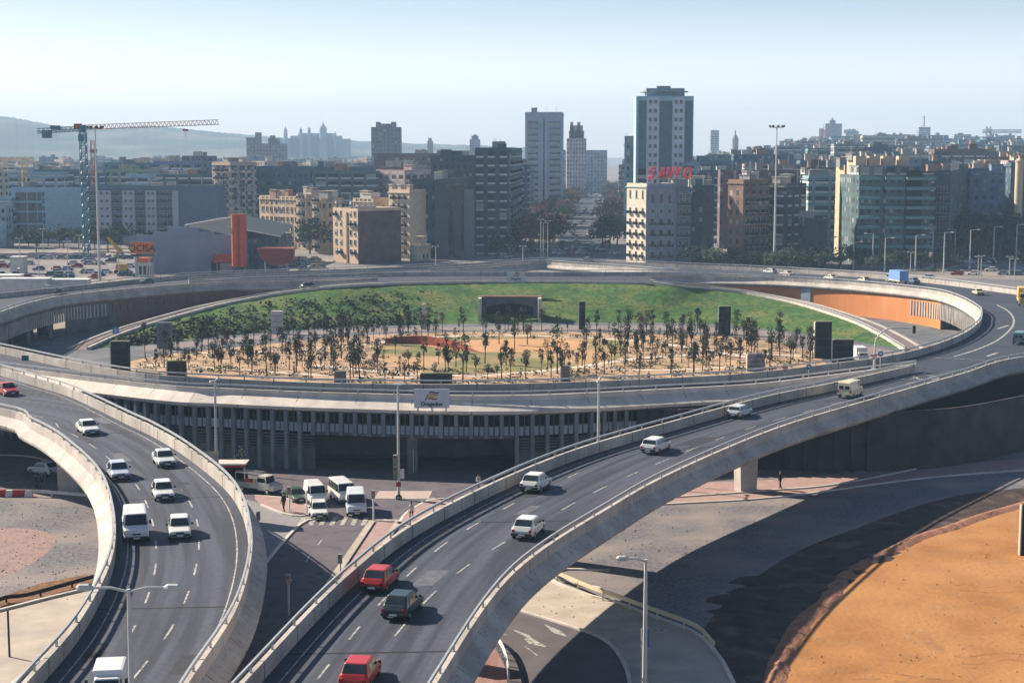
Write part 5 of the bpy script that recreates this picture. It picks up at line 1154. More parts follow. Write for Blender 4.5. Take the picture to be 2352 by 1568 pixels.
# the avenue itself
mb = MB(); 
for a, b in ((500, 900), (900, 2600)): mb.face([(AVX(a)-10, a, .01), (AVX(a)+10, a, .01), (AVX(b)+10, b, .01), (AVX(b)-10, b, .01)])
tag(mb.build('avenue', mat('avenue_asphalt', (.07, .08, .10), .9, .2, .05)), kind='structure')
mb = MB()
for s in (-6, 6): mb.face([(AVX(500)+s-.3, 500, .02), (AVX(500)+s+.3, 500, .02), (AVX(2600)+s+.3, 2600, .02), (AVX(2600)+s-.3, 2600, .02)])
pass
# ================================================================ TREES
def crownmesh(seed, r, z0, z1, n, leaf, m, shape='col', lm=None):
    rn = random.Random(seed); mb = L_(); cl = [(rn.uniform(-.45, .45)*r, rn.uniform(-.45, .45)*r, rn.uniform(z0+.15*(z1-z0), z1-.12*(z1-z0)), rn.uniform(.35, .7)*r) for _ in range(7 if shape == 'col' else 16)]
    if shape == 'round': cl = [(rn.gauss(0, .45)*r, rn.gauss(0, .45)*r, rn.uniform(z0+.25*(z1-z0), z1-.2*(z1-z0)), rn.uniform(.28, .5)*r) for _ in range(18)]
    for k in range(n):
        c = rn.choice(cl); v = Vector((rn.gauss(0, 1), rn.gauss(0, 1), rn.gauss(0, 1))).normalized()*c[3]*rn.uniform(.55, 1.1)
        p = Vector(c[:3])+v; p.z = max(z0, min(z1, p.z)); u = Vector((rn.gauss(0, 1), rn.gauss(0, 1), rn.gauss(0, 1))).normalized(); q = u.orthogonal().normalized(); s = leaf*rn.uniform(.6, 1.3)
        mb.face([p-u*s, p-q*s*.6, p+u*s, p+q*s*.6])
    o = mb.build('crown', m); me = o.data; bpy.data.objects.remove(o); return me
def trunkmesh(seed, h, r, zc, spread):
    rn = random.Random(seed); mb = L_(); x, y = rn.uniform(-.12, .12)*h*.3, 0; top = (x, y, zc+(h-zc)*.55)
    mb.tube([(0, 0, -.1), (x*.3, 0, zc*.5), (x*.6, 0, zc), top], [r, r*.8, r*.6, r*.2], 6)
    for k in range(5):
        a = rn.uniform(0, 2*pi); z = zc*rn.uniform(.75, 1.15); e = spread*rn.uniform(.5, .9); mb.tube([(x*.6, 0, z), (x*.6+cos(a)*e*.6, sin(a)*e*.6, z+(h-z)*.35), (x*.6+cos(a)*e, sin(a)*e, z+(h-z)*.65)], [r*.45, r*.3, r*.08], 4)
    o = mb.build('trunk', BARK); me = o.data; bpy.data.objects.remove(o); return me
YT = [(trunkmesh(k, 4.6, .10, 1.7+.15*(k % 3), .8), crownmesh(k+50, .60+.16*(k % 4), 1.9-.2*(k % 3), 4.6+.4*(k % 3), 270, .135, [LEAF, LEAFR, LEAFG, LEAF][k % 4])) for k in range(8)]
BT = [(trunkmesh(k+20, 9, .28, 2.8, 3), crownmesh(k+80, 4.2, 2.6, 9.5, 900, .42, [LEAFG, LEAF, mat('autumn_leaf', (.16, .07, .055), .9, .4, .6), LEAFG][k % 4], 'round')) for k in range(4)]
def tree(pr, p, s, rz, label, group, name='tree', sz=None):
    t = thing(name, label, 'tree', p, rz, group); t.scale = (s, s, sz or s)
    for nm, me in (('trunk', pr[0]), ('crown', pr[1])): o = bpy.data.objects.new(nm, me); COL.objects.link(o); o.parent = t
def inpoly(x, y, P):
    c = False
    for (a, b), (d, e) in zip(P, P[1:]+P[:1]):
        if (b > y) != (e > y) and x < (d-a)*(y-b)/(e-b)+a: c = not c
    return c
rnd = random.Random(31); PK = [(320, 826), (420, 800), (560, 785), (700, 772), (900, 760), (1176, 755), (1500, 758), (1720, 770), (1860, 795), (1900, 822), (1800, 850), (1560, 868), (1176, 885), (800, 882), (500, 862), (330, 850)]
LAWNX = [(890, 792), (1100, 776), (1400, 780), (1420, 830), (1250, 848), (1000, 850), (890, 828)]
KN = [('dark-leaved', 'evergreen'), ('rusty brown', 'bare-looking'), ('deep green', 'slim'), ('grey-green', 'young')]
pts = []
tries = 0
while len(pts) < 290 and tries < 9000:
    tries += 1; x, y = rnd.uniform(310, 1910), rnd.uniform(755, 886)
    if not inpoly(x, y, PK) or (inpoly(x, y, LAWNX) and rnd.random() < .9): continue
    if 1000 < x < 1500 and y > 845 and rnd.random() < .5: continue
    p = U(x, y)
    if any((p-q[0]).length < (1.5 if rnd.random() < .3 else 2.9) for q in pts): continue
    pts.append((p, x, y))
for (p, x, y) in pts:
    k = rnd.randrange(8); a, b = KN[k % 4]; s = rnd.choice([.5, .7, .85, .95, 1.05, 1.15, 1.25])*rnd.uniform(.82, .98); side = 'left' if x < 700 else 'centre' if x < 1400 else 'right'; row = 'back' if y < 785 else 'middle' if y < 840 else 'front'
    tree(YT[k], p, s, rnd.uniform(0, 6.28), f'{b} {a} young tree in the {row} of the park, {side} part', f'young park trees, {b} {a}, {row} {side}', 'young_tree', s*rnd.uniform(.9, 1.2))
for x, y, s, lab in ((1280, 858, 1.6, 'tallest dark double-crowned tree right of the lawn'), (826, 873, 1.45, 'dense dark tree in the front row left of the black panel'), (1063, 874, 1.45, 'dense dark tree just right of the black panel'), (760, 840, 1.5, 'bare spreading tree left of the lawn'), (613, 862, 1.3, 'bushy dark tree left front near the pale gravel')):
    tree(YT[2], U(x, y), s, x, lab, None, 'young_tree')
# trees along the avenue, in the street behind the ring and at the right
for i in range(32):
    Y = 590+i*26
    for sd in (-21, -12, 13, 22):
        k = rnd.choice([0, 1, 3, 0, 2]) ; s = rnd.uniform(.8, 1.3); tree(BT[k], (AVX(Y)+sd+rnd.uniform(-2, 2), Y+rnd.uniform(-5, 5), 0), s, rnd.uniform(0, 6), f'hazy avenue tree on the {"left" if sd < 0 else "right"} side, {["deep green", "olive", "reddish bare", "dark"][k]}', f'avenue trees, {"left" if sd < 0 else "right"}, {["deep green", "olive", "reddish bare", "dark"][k]}', 'street_tree')
for x, Y, k, s, lab in ((1218, 560, 2, 1.5, 'reddish bare tree left of the three thin masts'), (1190, 575, 0, 1.3, 'dark tree at the foot of the tall corner block'), (1385, 580, 0, 1.4, 'big dark tree left of the cream corner house'), (1404, 700, 2, 1.6, 'tall reddish bare tree beside the avenue behind the cream house'), (1270, 610, 0, 1.3, 'dark tree in the middle of the crossing'), (712, 560, 0, 1.3, 'dark green tree by the cream house with glazed bays'), (1140, 535, 3, .9, 'low tree before the dark balcony corner block')):
    tree(BT[k], at(x, Y, 0)*1 if False else Vector((at(x, Y).x, Y, 0)), s, x, lab, None, 'street_tree')
for i in range(26):
    x = 2205+i*7+rnd.uniform(-6, 6); Y = rnd.uniform(520, 570); tree(BT[rnd.choice([0, 3, 0])], (at(x, Y).x, Y, 0), rnd.uniform(1.1, 1.7), rnd.uniform(0, 6), 'tall black-green tree in the dark grove at the far right', 'trees of the dark grove at far right', 'street_tree')
for i in range(26):
    x = 1590+i*24+rnd.uniform(-8, 8); Y = rnd.uniform(478, 492); tree(BT[rnd.choice([0, 3])], (at(x, Y).x, Y, 0), rnd.uniform(.5, .8), rnd.uniform(0, 6), 'low dark street tree in front of the right-hand facades', 'street trees in front of the right-hand facades', 'street_tree')
for i in range(30):
    x = 20+i*22+rnd.uniform(-8, 8); Y = rnd.uniform(560, 615)
    if 305 < x < 540: continue
    tree(BT[rnd.choice([0, 3, 1])], (at(x, Y).x, Y, 0), rnd.uniform(.6, 1.0), rnd.uniform(0, 6), 'teal-dark street tree at the foot of the left-hand blocks', 'street trees at the foot of the left-hand blocks', 'street_tree')
def bankshrubs_shade():
    rn = random.Random(18); mb = MB()
    for k in range(520):
        i = int(nC*rn.uniform(.04, .40)); t = rn.random()**1.8*.75
        if rn.random() < (i/nC-.2)*2.2: continue
        p = cB[i].lerp(cC[i], t); p.z = cC[i].z*(t*t*(3-2*t)*.35+t*.65)
        for j in range(8):
            q = p+Vector((rn.gauss(0, .7), rn.gauss(0, .5), rn.uniform(.05, .9))); u = Vector((rn.gauss(0, 1), rn.gauss(0, 1), rn.gauss(0, .6))).normalized(); v = u.orthogonal().normalized(); s = rn.uniform(.2, .45); mb.face([q-u*s, q-v*s*.7, q+u*s, q+v*s*.7])
    tag(mb.build('bank_shrubs_shade', mat('bank_shrub_leaf_shade', (.018, .04, .018), .9, .5, 1)), kind='stuff')  # dark leaves serve as planting and as painted tree shadow on the bank
bankshrubs_shade()
def shrubs():
    rn = random.Random(8); mb = MB()
    for k in range(1700):
        x, y = rn.uniform(320, 1890), rn.uniform(758, 884)
        if not inpoly(x, y, PK) or inpoly(x, y, LAWNX): continue
        if (x*.013+y*.05+math.sin(x*.02)*.4) % 2 > 1.3: continue
        p = U(x, y)
        for j in range(9):
            q = p+Vector((rn.gauss(0, .5), rn.gauss(0, .3), rn.uniform(.05, .5))); u = Vector((rn.gauss(0, 1), rn.gauss(0, 1), rn.gauss(0, .6))).normalized(); v = u.orthogonal().normalized(); s = rn.uniform(.12, .26); mb.face([q-u*s, q-v*s*.7, q+u*s, q+v*s*.7])
    tag(mb.build('low_shrubs', mixin(mat('shrub_leaf', (.03, .045, .02), .9, .4, 1), (.10, .13, .04), .2, .5, .6)), kind='stuff')
shrubs()
# ================================================================ PANELS, SIGNS, LAMPS, CRANES, SHEDS
def panel(x0, x1, ytop, ybase, lab, m, side=CONCW, thick=.9, al=0):
    c0, c1 = U(x0, ybase), U(x1, ybase); w_ = c1.x-c0.x; c = (c0+c1)/2; H = zat(ytop, c.y); t = thing('ventilation_tower', lab, 'tower', c); mb = L_(); mb.box((0, 0, 0), (w_, thick, H-.25)); mb.build('shaft', m, t)
    mb = L_(); mb.box((0, 0, H-.25), (w_+.1, thick*1.0+.1, .16)); mb.build('coping', mat('olive_coping', (.22, .24, .12), .8) if m is DP else m, t)
    mb = L_(); mb.box((-w_/2-.1, 0, 0), (.18, thick*.95, H-.3)); mb.build('edge_strip', side, t)  # where side is pale concrete, the strip paints a sunlit left edge
    for q in (.28, .52, .76): mb = L_(); mb.box((0, -thick/2-.015, H*q), (w_*.96, .03, .07)); mb.build('panel_seam', BUMP if m is not DP else mat('seam_grey', (.07, .07, .075), .7), t)
    if w_ > 2.2:
        mb = L_()
        for q in range(6): mb.box((w_*.18, -thick/2-.03, H*.80+q*.16), (w_*.36, .06, .07))
        mb.build('louvre', mat('seam_grey', (.07, .07, .075), .7), t)
DP = mat('dark_slab', (.018, .018, .020), .8, .3, .5); GP = mat('grey_slab', (.20, .21, .23), .85, .2, .5)
panel(258, 299, 781, 852, 'dark slab tower at the left edge of the park', DP); panel(364, 396, 739, 800, 'grey-brown slab tower behind the dark one at left', GP, GP)
panel(386, 428, 826, 864, 'low black slab with a white post at its left side', DP, WHITE); panel(626, 650, 713, 766, 'pale slab tower standing in front of the grass bank', CONCW)
panel(968, 1039, 854, 890, 'wide low black slab just above the near billboard', DP, DP); panel(1651, 1677, 701, 768, 'narrow black slab tower at the foot of the right grass bank', DP, GP)
panel(1871, 1908, 736, 822, 'tall black slab tower with lit left edge, right side of park', DP); panel(1913, 1958, 777, 842, 'broad black slab in front of the tall one, rightmost in the park', DP, DP)
panel(1717, 1754, 810, 852, 'mottled grey slab in the right part of the park', mat('mottled_slab', (.27, .27, .32), .9, .3, .8), CONCW); panel(1289, 1308, 839, 876, 'small pale and dark slab right of the front lawn', GP)
panel(1331, 1344, 690, 756, 'slim black slab tower right of the tunnel mouth', DP, GP); panel(972, 979, 696, 756, 'very slim white post tower left of the tunnel mouth', CONCW); panel(771, 795, 850, 878, 'low dark slab half hidden by trees in the front left', GP, GP)
def letters(t, s, size, loc, m, ext=.03, bold=.0, align='CENTER', name='lettering'):
    cu = bpy.data.curves.new('txt', 'FONT'); cu.body = s; cu.size = size; cu.extrude = ext; cu.align_x = align; cu.offset = bold
    tmp = bpy.data.objects.new('tmp', cu); COL.objects.link(tmp); me = bpy.data.meshes.new_from_object(tmp.evaluated_get(bpy.context.evaluated_depsgraph_get())); bpy.data.objects.remove(tmp)
    me.materials.clear(); me.materials.append(m); o = bpy.data.objects.new(name, me); COL.objects.link(o); o.parent = t; o.location = loc; o.rotation_euler = (pi/2, 0, 0)
def hoarding(x0, x1, y0, y1, Y, lab, posts=1.4):
    p0, p1 = at(x0, Y, 9), at(x1, Y, 9); w_ = p1.x-p0.x; z0_, z1 = zat(y1, Y), zat(y0, Y); h = z1-z0_; t = thing('billboard', lab, 'billboard', ((p0.x+p1.x)/2, Y, z0_)); mb = L_(); mb.box((0, .06, 0), (w_, .12, h)); mb.build('board', mat('board_white', (.62, .66, .72), .6, .05, 1), t)
    G = mat('logo_green', (.01, .09, .07), .5); O = mat('logo_orange', (.62, .22, .03), .5); Y_ = mat('logo_yellow', (.65, .45, .05), .5); RD = mat('logo_red', (.45, .05, .03), .5)
    letters(t, 'Dragados', h*.29, (0, -.02, h*.13), G, .015, h*.008)
    for i, m in enumerate((RD, Y_, O, G)):
        mb = L_(); P = []; zc = h*(.46+.11*i)
        for k in range(9): u = k/8; P.append((w_*(-.13+.28*u+.018*i), zc+h*.035*math.sin(u*2*pi)))
        for a, b in zip(P, P[1:]): mb.face([(a[0], -.015-.002*i, a[1]), (b[0], -.015-.002*i, b[1]), (b[0]+h*.03, -.015-.002*i, b[1]+h*.075), (a[0]+h*.03, -.015-.002*i, a[1]+h*.075)])
        mb.build('emblem_band', m, t)
    mb = L_(); P = [(-.20, .40), (-.15, .60), (-.10, .74), (-.085, .70), (-.125, .58), (-.165, .42)]; mb.face([(w_*a, -.025, h*b) for a, b in P]); mb.build('emblem_stroke', G, t)
    mb = L_()
    for s in (-.4, 0, .4): mb = L_(); mb.box((w_*s, .2, -posts), (.12, .12, h+posts)); mb.tube([(w_*s, .2, h*.8), (w_*s, 1.6, -.6)], .05, 5); mb.build('support', STEEL, t)
hoarding(951, 1032, 893.5, 937, 171.2, 'near billboard with a striped flag emblem standing on the near ring parapet', .6); hoarding(1165, 1206, 623.5, 645, 350, 'small far billboard with a striped flag emblem on top of the grass bank', 1.4)
def ocisa():
    Y = 470; c = at(312, Y); k = Y/F; t = thing('industrial_hall', 'blue-grey factory hall with a stepped gable and dark pitched roof', 'hall', (c.x, Y, 0)); X = lambda x: at(x, Y, 10).x-c.x
    steps = [(312, 351, 539), (351, 385, 532), (385, 457, 521), (457, 492, 532), (492, 532, 539)]; mb = L_()
    for x0, x1, y in steps: mb.box(((X(x0)+X(x1))/2, .3, 0), (X(x1)-X(x0), .6, zat(y, Y)))
    mb.build('gable_wall', mixin(mat('blue_grey_render', (.27, .33, .42), .9, .06, .2), (.22, .27, .36), .15, .5, .7), t)
    H0 = zat(541, Y); Hr = zat(517, Y); mb = L_(); xm = (X(312)+X(532))/2
    for s in (0, 1):
        xa, xb = (X(312), xm) if s == 0 else (xm, X(532)); za, zb_ = (H0, Hr) if s == 0 else (Hr, H0)
        mb.face([(xa, .7, za), (xb, .7, zb_), (xb, 60, zb_), (xa, 60, za)])
    mb.build('roof', mat('dark_roof', (.018, .028, .034), .8, .2, .3), t)
    mb = L_(); mb.box((X(312)+.2, 30, 0), (.4, 59, H0)); mb.box((X(532)-.2, 30, 0), (.4, 59, H0)); mb.build('side_wall', CONCD, t)
    mb = L_(); mb.box(((X(488)+X(501))/2+.2, -.05, 0), (X(507)-X(483), .1, 3.6)); mb.build('doorway', DARK, t)
    mb = L_(); mb.box(((X(491)+X(532))/2, -.9, zat(603, Y)), (X(532)-X(491), 1.8, 2.5)); mb.build('canopy', mat('red_cladding', (.45, .08, .035), .7), t)
    mb = L_(); mb.box(((X(505)+X(532))/2, -.8, 0), (X(532)-X(505), 1.5, zat(604, Y))); mb.build('kiosk', CONC, t)
    p0, p1 = at(534, 462).x, at(568, 462).x; t = thing('silo', 'orange-red cylindrical silo cluster beside the blue-grey hall', 'silo', ((p0+p1)/2, 462, 0)); w_ = p1-p0; H = zat(492, 462)
    OS = mat('silo_orange', (.62, .11, .03), .6, .12, .5)
    for s in (-.25, .25): mb = L_(); mb.cyl((w_*s, 0, 2.5), w_*.27, H-2.5, 14); mb.build('silo_body', OS, t)
    mb = L_(); 
    for s in (-.45, -.15, .15, .45): mb.box((w_*s, 0, 0), (.3, .3, 2.8))
    mb.box((0, 0, 2.3), (w_, 2.2, .4)); mb.build('leg_frame', mat('rust', (.20, .05, .03), .8), t)
    mb = L_()
    for k in range(5): mb.box((-w_/2+w_*k/4, -1, H), (.08, .08, 1.1))
    mb.box((0, -1, H+1), (w_, .07, .07)); mb.box((0, -1, H+.5), (w_, .07, .07)); mb.build('roof_railing', WHITE, t)
    t = thing('conveyor', 'long thin inclined conveyor from the hall ridge to the orange silo', 'conveyor', (at(420, 466).x, 466, 0)); mb = MB(); a, b = at(428, 466), at(534, 463); a.z, b.z = zat(517, 466), zat(499, 463); mb.tube([a, b], .28, 6); mb.build('tube', STEEL, t)
    mb = MB(); mb.tube([(a.x, a.y, zat(522, 466)), (a.x, a.y, a.z)], .2, 5); mb.build('support', STEEL, t)
    t = thing('building', 'dark teal low factory wing with a pale edged pitched roof behind the silo', 'factory', (at(600, 500).x, 500, 0)); p0, p1 = at(530, 500).x-t.location.x, at(640, 500).x-t.location.x; mb = L_(); mb.prism([(p0, 0), (p1, 0), (p1, 30), (p0, 30)], 0, zat(545, 500), 0, 0); mb.build('walls', FAC[2], t, color=(.10, .17, .18))
    mb = L_(); z = zat(545, 500); mb.face([(p0-1, -1, z+3.5), (p1+1, -1, z+.2), (p1+1, 30, z+2.5), (p0-1, 30, z+6)]); mb.build('roof', mat('slate_roof', (.025, .045, .055), .7), t)
    mb = L_(); mb.tube([(p0-1, -1.1, z+3.5), (p1+1, -1.1, z+.2)], .18, 5); mb.build('eaves', CONCW, t)
    x0, x1 = at(590, 455).x, at(676, 455).x; t = thing('shelter', 'dark red hull-shaped shelter with rounded underside by the ring', 'shelter', ((x0+x1)/2, 455, 0)); w_ = x1-x0; mb = L_(); zt, zb_ = zat(571, 455), zat(610, 455)
    P = [(-w_/2, zt), (w_/2, zt)]+[(w_/2*cos(a*pi/10*.9)*1.0, zt-(zt-zb_)*math.sin(a*pi/10)**.6) for a in range(1, 10)][:9]
    n = len(P); mb.v = [(a, 0, b) for a, b in P]+[(a*.9, 7, b) for a, b in P]; mb.f = [tuple(range(n)), tuple(range(n, 2*n))[::-1]]+[(i, (i+1) % n, (i+1) % n+n, i+n) for i in range(n)]; mb.m = [0]*len(mb.f); mb.build('hull', mat('oxide_red', (.30, .045, .035), .7, .15, .3), t)
    mb = L_()
    for s in (-.3, .3): mb.box((w_*s, 2, 0), (.4, .4, zb_+1))
    mb.build('support', STEEL, t)
    Y = 452; x0, x1 = at(302, Y).x, at(354, Y).x; t = thing('roof_sign', 'orange rectangular sign with dark capital letters left of the hall', 'sign', ((x0+x1)/2, Y, 0)); w_ = x1-x0; z0_, z1 = zat(582, Y), zat(556, Y); mb = L_(); mb.box((0, 0, z0_), (w_, .4, z1-z0_)); mb.build('board', mat('sign_orange', (.72, .18, .04), .6, .05), t)
    letters(t, 'OCISA', (z1-z0_)*.82, (0, -.23, z0_+(z1-z0_)*.2), mat('sign_dark', (.03, .015, .02), .6), .03, .03)
    mb = L_(); mb.box((0, 0, z0_-.9), (w_, 1.2, .7)); mb.build('beam', GLASS, t)
    mb = L_()
    for s in (-.3, .3): mb.box((w_*s, 0, 0), (.35, .35, z0_-.9))
    mb.build('support', STEEL, t)
    t = thing('kiosk', 'small white kiosk with an orange band below the orange sign', 'kiosk', (at(333, 455).x, 455, 0)); mb = L_(); mb.box((0, 1.5, 0), (4.2, 3, 4.2)); mb.build('walls', WALLP, t, color=(.6, .6, .6)); mb = L_(); mb.box((0, 1.4, 4.2), (3.4, 3.2, 1.4)); mb.build('sign_band', mat('sign_orange', (.72, .18, .04)), t)
    mb = L_()
    for k in range(3): mb.box((-1.3+k*1.3, -.03, .8), (.8, .06, 2.4))
    mb.build('window', GLASS, t)
ocisa()
# elevated road and site clutter at far left
t = thing('flyover', 'pinkish elevated road crossing the far left behind the car park', 'viaduct', (at(120, 545).x, 545, 0)); a, b = at(-80, 545).x-t.location.x, at(250, 545).x-t.location.x; mb = L_(); mb.box(((a+b)/2, 0, zat(590, 545)), (b-a, 7, .8)); mb.build('deck', CONC, t)
mb = L_(); mb.box(((a+b)/2, -3.7, zat(592, 545)), (b-a, .3, 1.9)); mb.build('parapet', mat('pink_concrete', (.60, .42, .40), .9), t)
for k in range(6): mb = L_(); mb.box((a+(b-a)*(k+.5)/6, 0, 0), (1.2, 3, zat(590, 545))); mb.build('pier', CONCD, t)
for x, y0, y1, Y, w_, lab in ((10, 632, 652, 395, 9, 'white portable cabin cut by the left picture edge'), (60, 640, 656, 390, 12, 'long low white cabin behind the left ring wall'), (44, 590, 625, 470, 4, 'tall pale container block below the elevated road'), (160, 642, 654, 393, 10, 'low cream cabin right of the white cabins')):
    t = thing('cabin', lab, 'cabin', (at(x, Y).x, Y, 0)); mb = L_(); H = max(2.6, zat(y0, Y)); mb.box((0, 0, 0), (w_, 4, H)); mb.build('walls', WALLP, t, color=(.70, .68, .64)); mb = L_(); mb.box((0, 0, H), (w_+.4, 4.4, .2)); mb.build('roof', WHITE, t)
    mb = L_(); mb.box((w_*.2, -2.03, 1), (w_*.3, .05, 1)); mb.build('window', GLASS, t)
def lattice(mb, a, b, w_, n, r=.09):
    a, b = Vector(a), Vector(b); t = (b-a).normalized(); u = t.orthogonal().normalized() if abs(t.z) < .9 else Vector((1, 0, 0)); v = t.cross(u).normalized(); cs = [(u*sx+v*sy)*w_/2 for sx, sy in ((-1, -1), (1, -1), (1, 1), (-1, 1))]
    for c in cs: mb.tube([a+c, b+c], r, 4)
    for k in range(n):
        p, q = a.lerp(b, k/n), a.lerp(b, (k+1)/n)
        for i in range(4): mb.tube([p+cs[i], q+cs[(i+1) % 4]] if k % 2 else [p+cs[(i+1) % 4], q+cs[i]], r*.7, 3, cap=False); mb.tube([p+cs[i], p+cs[(i+1) % 4]], r*.7, 3, cap=False)
def crane():
    Y = 520; X = at(193, Y, 30).x; t = thing('tower_crane', 'large teal tower crane with a pale jib reaching right over the left blocks', 'crane', (X, Y, 0)); TL = mat('crane_teal', (.05, .19, .23), .5, .2, .5); H = zat(304, Y)
    mb = MB(); lattice(mb, (X, Y, 0), (X, Y, H), 1.9, 24, .17); mb.build('mast', TL, t)
    mb = MB(); mb.tube([(X, Y, H), (X, Y, H+2.2)], [1.2, 1.2], 8); mb.box((X-.2, Y-1.6, H-3), (1.5, 1.5, 2.2)); mb.build('cab', TL, t)
    e = at(503, Y, 40).x; s = at(86, Y, 40).x
    mb = MB(); zt = zat(288, Y); zt2 = zat(286, Y)
    A, B = Vector((X, Y, H+.8)), Vector((e, Y, zt2)); n = 34
    for k in range(n):
        p, q = A.lerp(B, k/n), A.lerp(B, (k+1)/n); m_ = (p+q)/2+Vector((0, 0, 1.5))
        for yy in (-.6, .6): mb.tube([p+Vector((0, yy, 0)), m_], .07, 3, cap=False); mb.tube([m_, q+Vector((0, yy, 0))], .07, 3, cap=False)
    for yy in (-.6, .6): mb.tube([A+Vector((0, yy, 0)), B+Vector((0, yy, 0))], .11, 4)
    mb.tube([A+Vector((0, 0, 1.5)), B+Vector((0, 0, 1.5))], .11, 4); mb.build('jib', mat('crane_pink', (.55, .35, .30), .6), t)
    mb = MB(); lattice(mb, (X, Y, H+1.2), (s, Y, H+.4), 1.1, 10, .12); mb.build('counter_jib', TL, t)
    mb = MB(); mb.box((s+3.2, Y, H-1.9), (3.0, 1.5, 2.6)); mb.box((s+6, Y, H+1), (3, 1.4, 1.2)); mb.build('counterweight', TL, t)
    mb = MB(); mb.box((s+13.5, Y, H+1), (2.4, 1.4, 1.8)); mb.build('winch', RED, t)
    mb = MB(); x = at(427, Y, 40).x; mb.box((x, Y, H+.4), (1.6, 1.2, .6)); mb.tube([(x, Y, H+.4), (x, Y, H-1.6)], .05, 3); mb.build('trolley', RED, t)
    def small(x, yt, ym, Y, L0, L1, m, lab, base=0):
        X = at(x, Y, 40).x; t = thing('tower_crane', lab, 'crane', (X, Y, base)); z = zat(ym, Y); mb = MB(); lattice(mb, (X, Y, base), (X, Y, zat(yt, Y)), 1.5*Y/600, 12, .12*Y/600); mb.build('mast', m, t)
        mb = MB(); lattice(mb, (at(L0, Y, 40).x, Y, z), (at(L1, Y, 40).x, Y, z), .9*Y/600, 14, .09*Y/600); mb.build('jib', m, t)
    small(213, 322, 347, 700, 206, 222, mat('crane_red', (.35, .08, .06), .6), 'small reddish crane mast just right of the large teal mast')
    small(53, 372, 365, 650, -20, 78, mat('crane_yellow', (.55, .36, .12), .6), 'yellowish small crane above the low blocks at far left')
    small(1897, 300, 318, 2200, 1862, 1900, mat('crane_red', (.35, .08, .06)), 'thin reddish crane on the horizon left of the pointed tower cluster', 20)
    small(2269, 291, 302, 2000, 2256, 2345, mat('crane_grey', (.2, .22, .26), .6), 'thin grey crane with a long jib on the far right horizon', 20)
    small(1955, 296, 302, 2490, 1938, 1966, mat('crane_grey', (.2, .22, .26)), 'thin grey crane above the hazy block on the right horizon', 20)
    t = thing('excavator', 'yellow piling rig with a leaning arm in the car park at left', 'machine', (at(268, 470).x, 470, 0)); k = 470/F; mb = MB(); x0 = at(280, 470).x; x1 = at(250, 470).x; mb.tube([(x0, 470, zat(580, 470)), (x1, 470, zat(545, 470))], [.8, .35], 5); mb.build('boom', YEL, t)
    mb = MB(); mb.box((x0, 470, .9), (3.4, 2.6, 1.9), top=.85); mb.build('cab', YEL, t); mb = MB(); mb.box((x0, 469, 0), (4, .7, .9)); mb.box((x0, 471.3, 0), (4, .7, .9)); mb.build('track', BLACK, t); mb = MB(); mb.tube([(at(244, 470).x, 470, zat(568, 470)), (at(282, 470).x, 470, zat(568, 470))], .12, 4); mb.build('crossbar', YEL, t)
crane()
# --- lamps
def mast(x, ytop, ybase, lab):
    p = U(x, ybase); H = zat(ytop+3, p.y); t = thing('floodlight_mast', lab, 'light mast', p); mb = L_(); mb.tube([(0, 0, 0), (0, 0, H*.5), (0, 0, H)], [.42, .30, .16], 10); mb.build('pole', POLE, t)
    mb = L_(); mb.tube([(2.2*cos(a*pi/8), .8*sin(a*pi/8), H-.2) for a in range(17)], .08, 4); mb.box((0, 0, H-.35), (4.2, .2, .2)); mb.build('ring_frame', BUMP, t)
    for k in range(9): a = k*2*pi/9; mb = L_(); mb.box((2.3*cos(a), .9*sin(a), H-.1), (.55, .5, .55), a, top=.7); mb.build('floodlight', BUMP, t)
mast(229, 290, 643, 'tall slender floodlight mast in the left of the picture'); mast(1778, 288, 616, 'tall slender floodlight mast in front of the right-hand city')
def lamp(x, ytop, ybase, arm, lab, group=None, p=None, H=None, r=.11, headlen=1.0, rz=0.0, armlen=2.4, cat='street lamp'):
    p = p or U(x, ybase); H = H or zat(ytop, p.y); t = thing('street_lamp', lab, cat, p, rz, group); mb = L_(); mb.tube([(0, 0, 0), (0, 0, H*.55), (0, 0, H)], [r*1.5, r*1.15, r*.8], 8); mb.build('pole', POLE, t)
    for s in ((-1, 1) if arm == 0 else (arm,)):
        mb = L_(); mb.tube([(0, 0, H-.12), (s*armlen*.5, 0, H+.06), (s*armlen, 0, H+.05)], r*.55, 6); mb.build('arm', POLE, t)
        mb = L_(); mb.tube([(s*armlen, 0, H+.05), (s*(armlen+headlen*.25), 0, H+.07), (s*(armlen+headlen*.8), 0, H+.07), (s*(armlen+headlen), 0, H+.05)], [.07, .2*headlen**.5, .19*headlen**.5, .05], 8); mb.build('lamp_head', mat('lamp_head_grey', (.60, .62, .58), .4, .08), t)
    return t
GLP = 'tall lamp posts in the square at right'
for i, (x, yt, yb, arm) in enumerate([(1877-22, 552, 612, -1), (1932, 545, 615, -1), (1960, 556, 617, 1), (2004, 537, 618, -1), (2032, 547, 622, 1), (2070, 530, 608, -1), (2102, 540, 622, 1), (2141, 526, 612, -1), (2167, 534, 628, 1), (2192, 527, 602, -1), (2227, 528, 618, 1), (2281, 521, 605, 1), (2333, 516, 605, 1)]):
    lamp(x, yt, yb, arm, f'tall lamp with a {"left" if arm < 0 else "right"}-pointing arm in the right-hand square, {["first", "second", "third", "fourth", "fifth", "sixth", "seventh", "eighth", "ninth", "tenth", "eleventh", "twelfth", "thirteenth"][i]} from the left', GLP, r=.16, armlen=1.7, headlen=1.2)
for x, yt, yb, lab in ((498, 874, 1080, 'slender lamp post in front of the ring wall at left, by the shelter'), (1374, 874, 1105, 'slender lamp post before the ring wall, right of the billboard')):
    lamp(x, yt, yb, 0, lab, None, r=.14, rz=R(82), armlen=.9, headlen=.7)
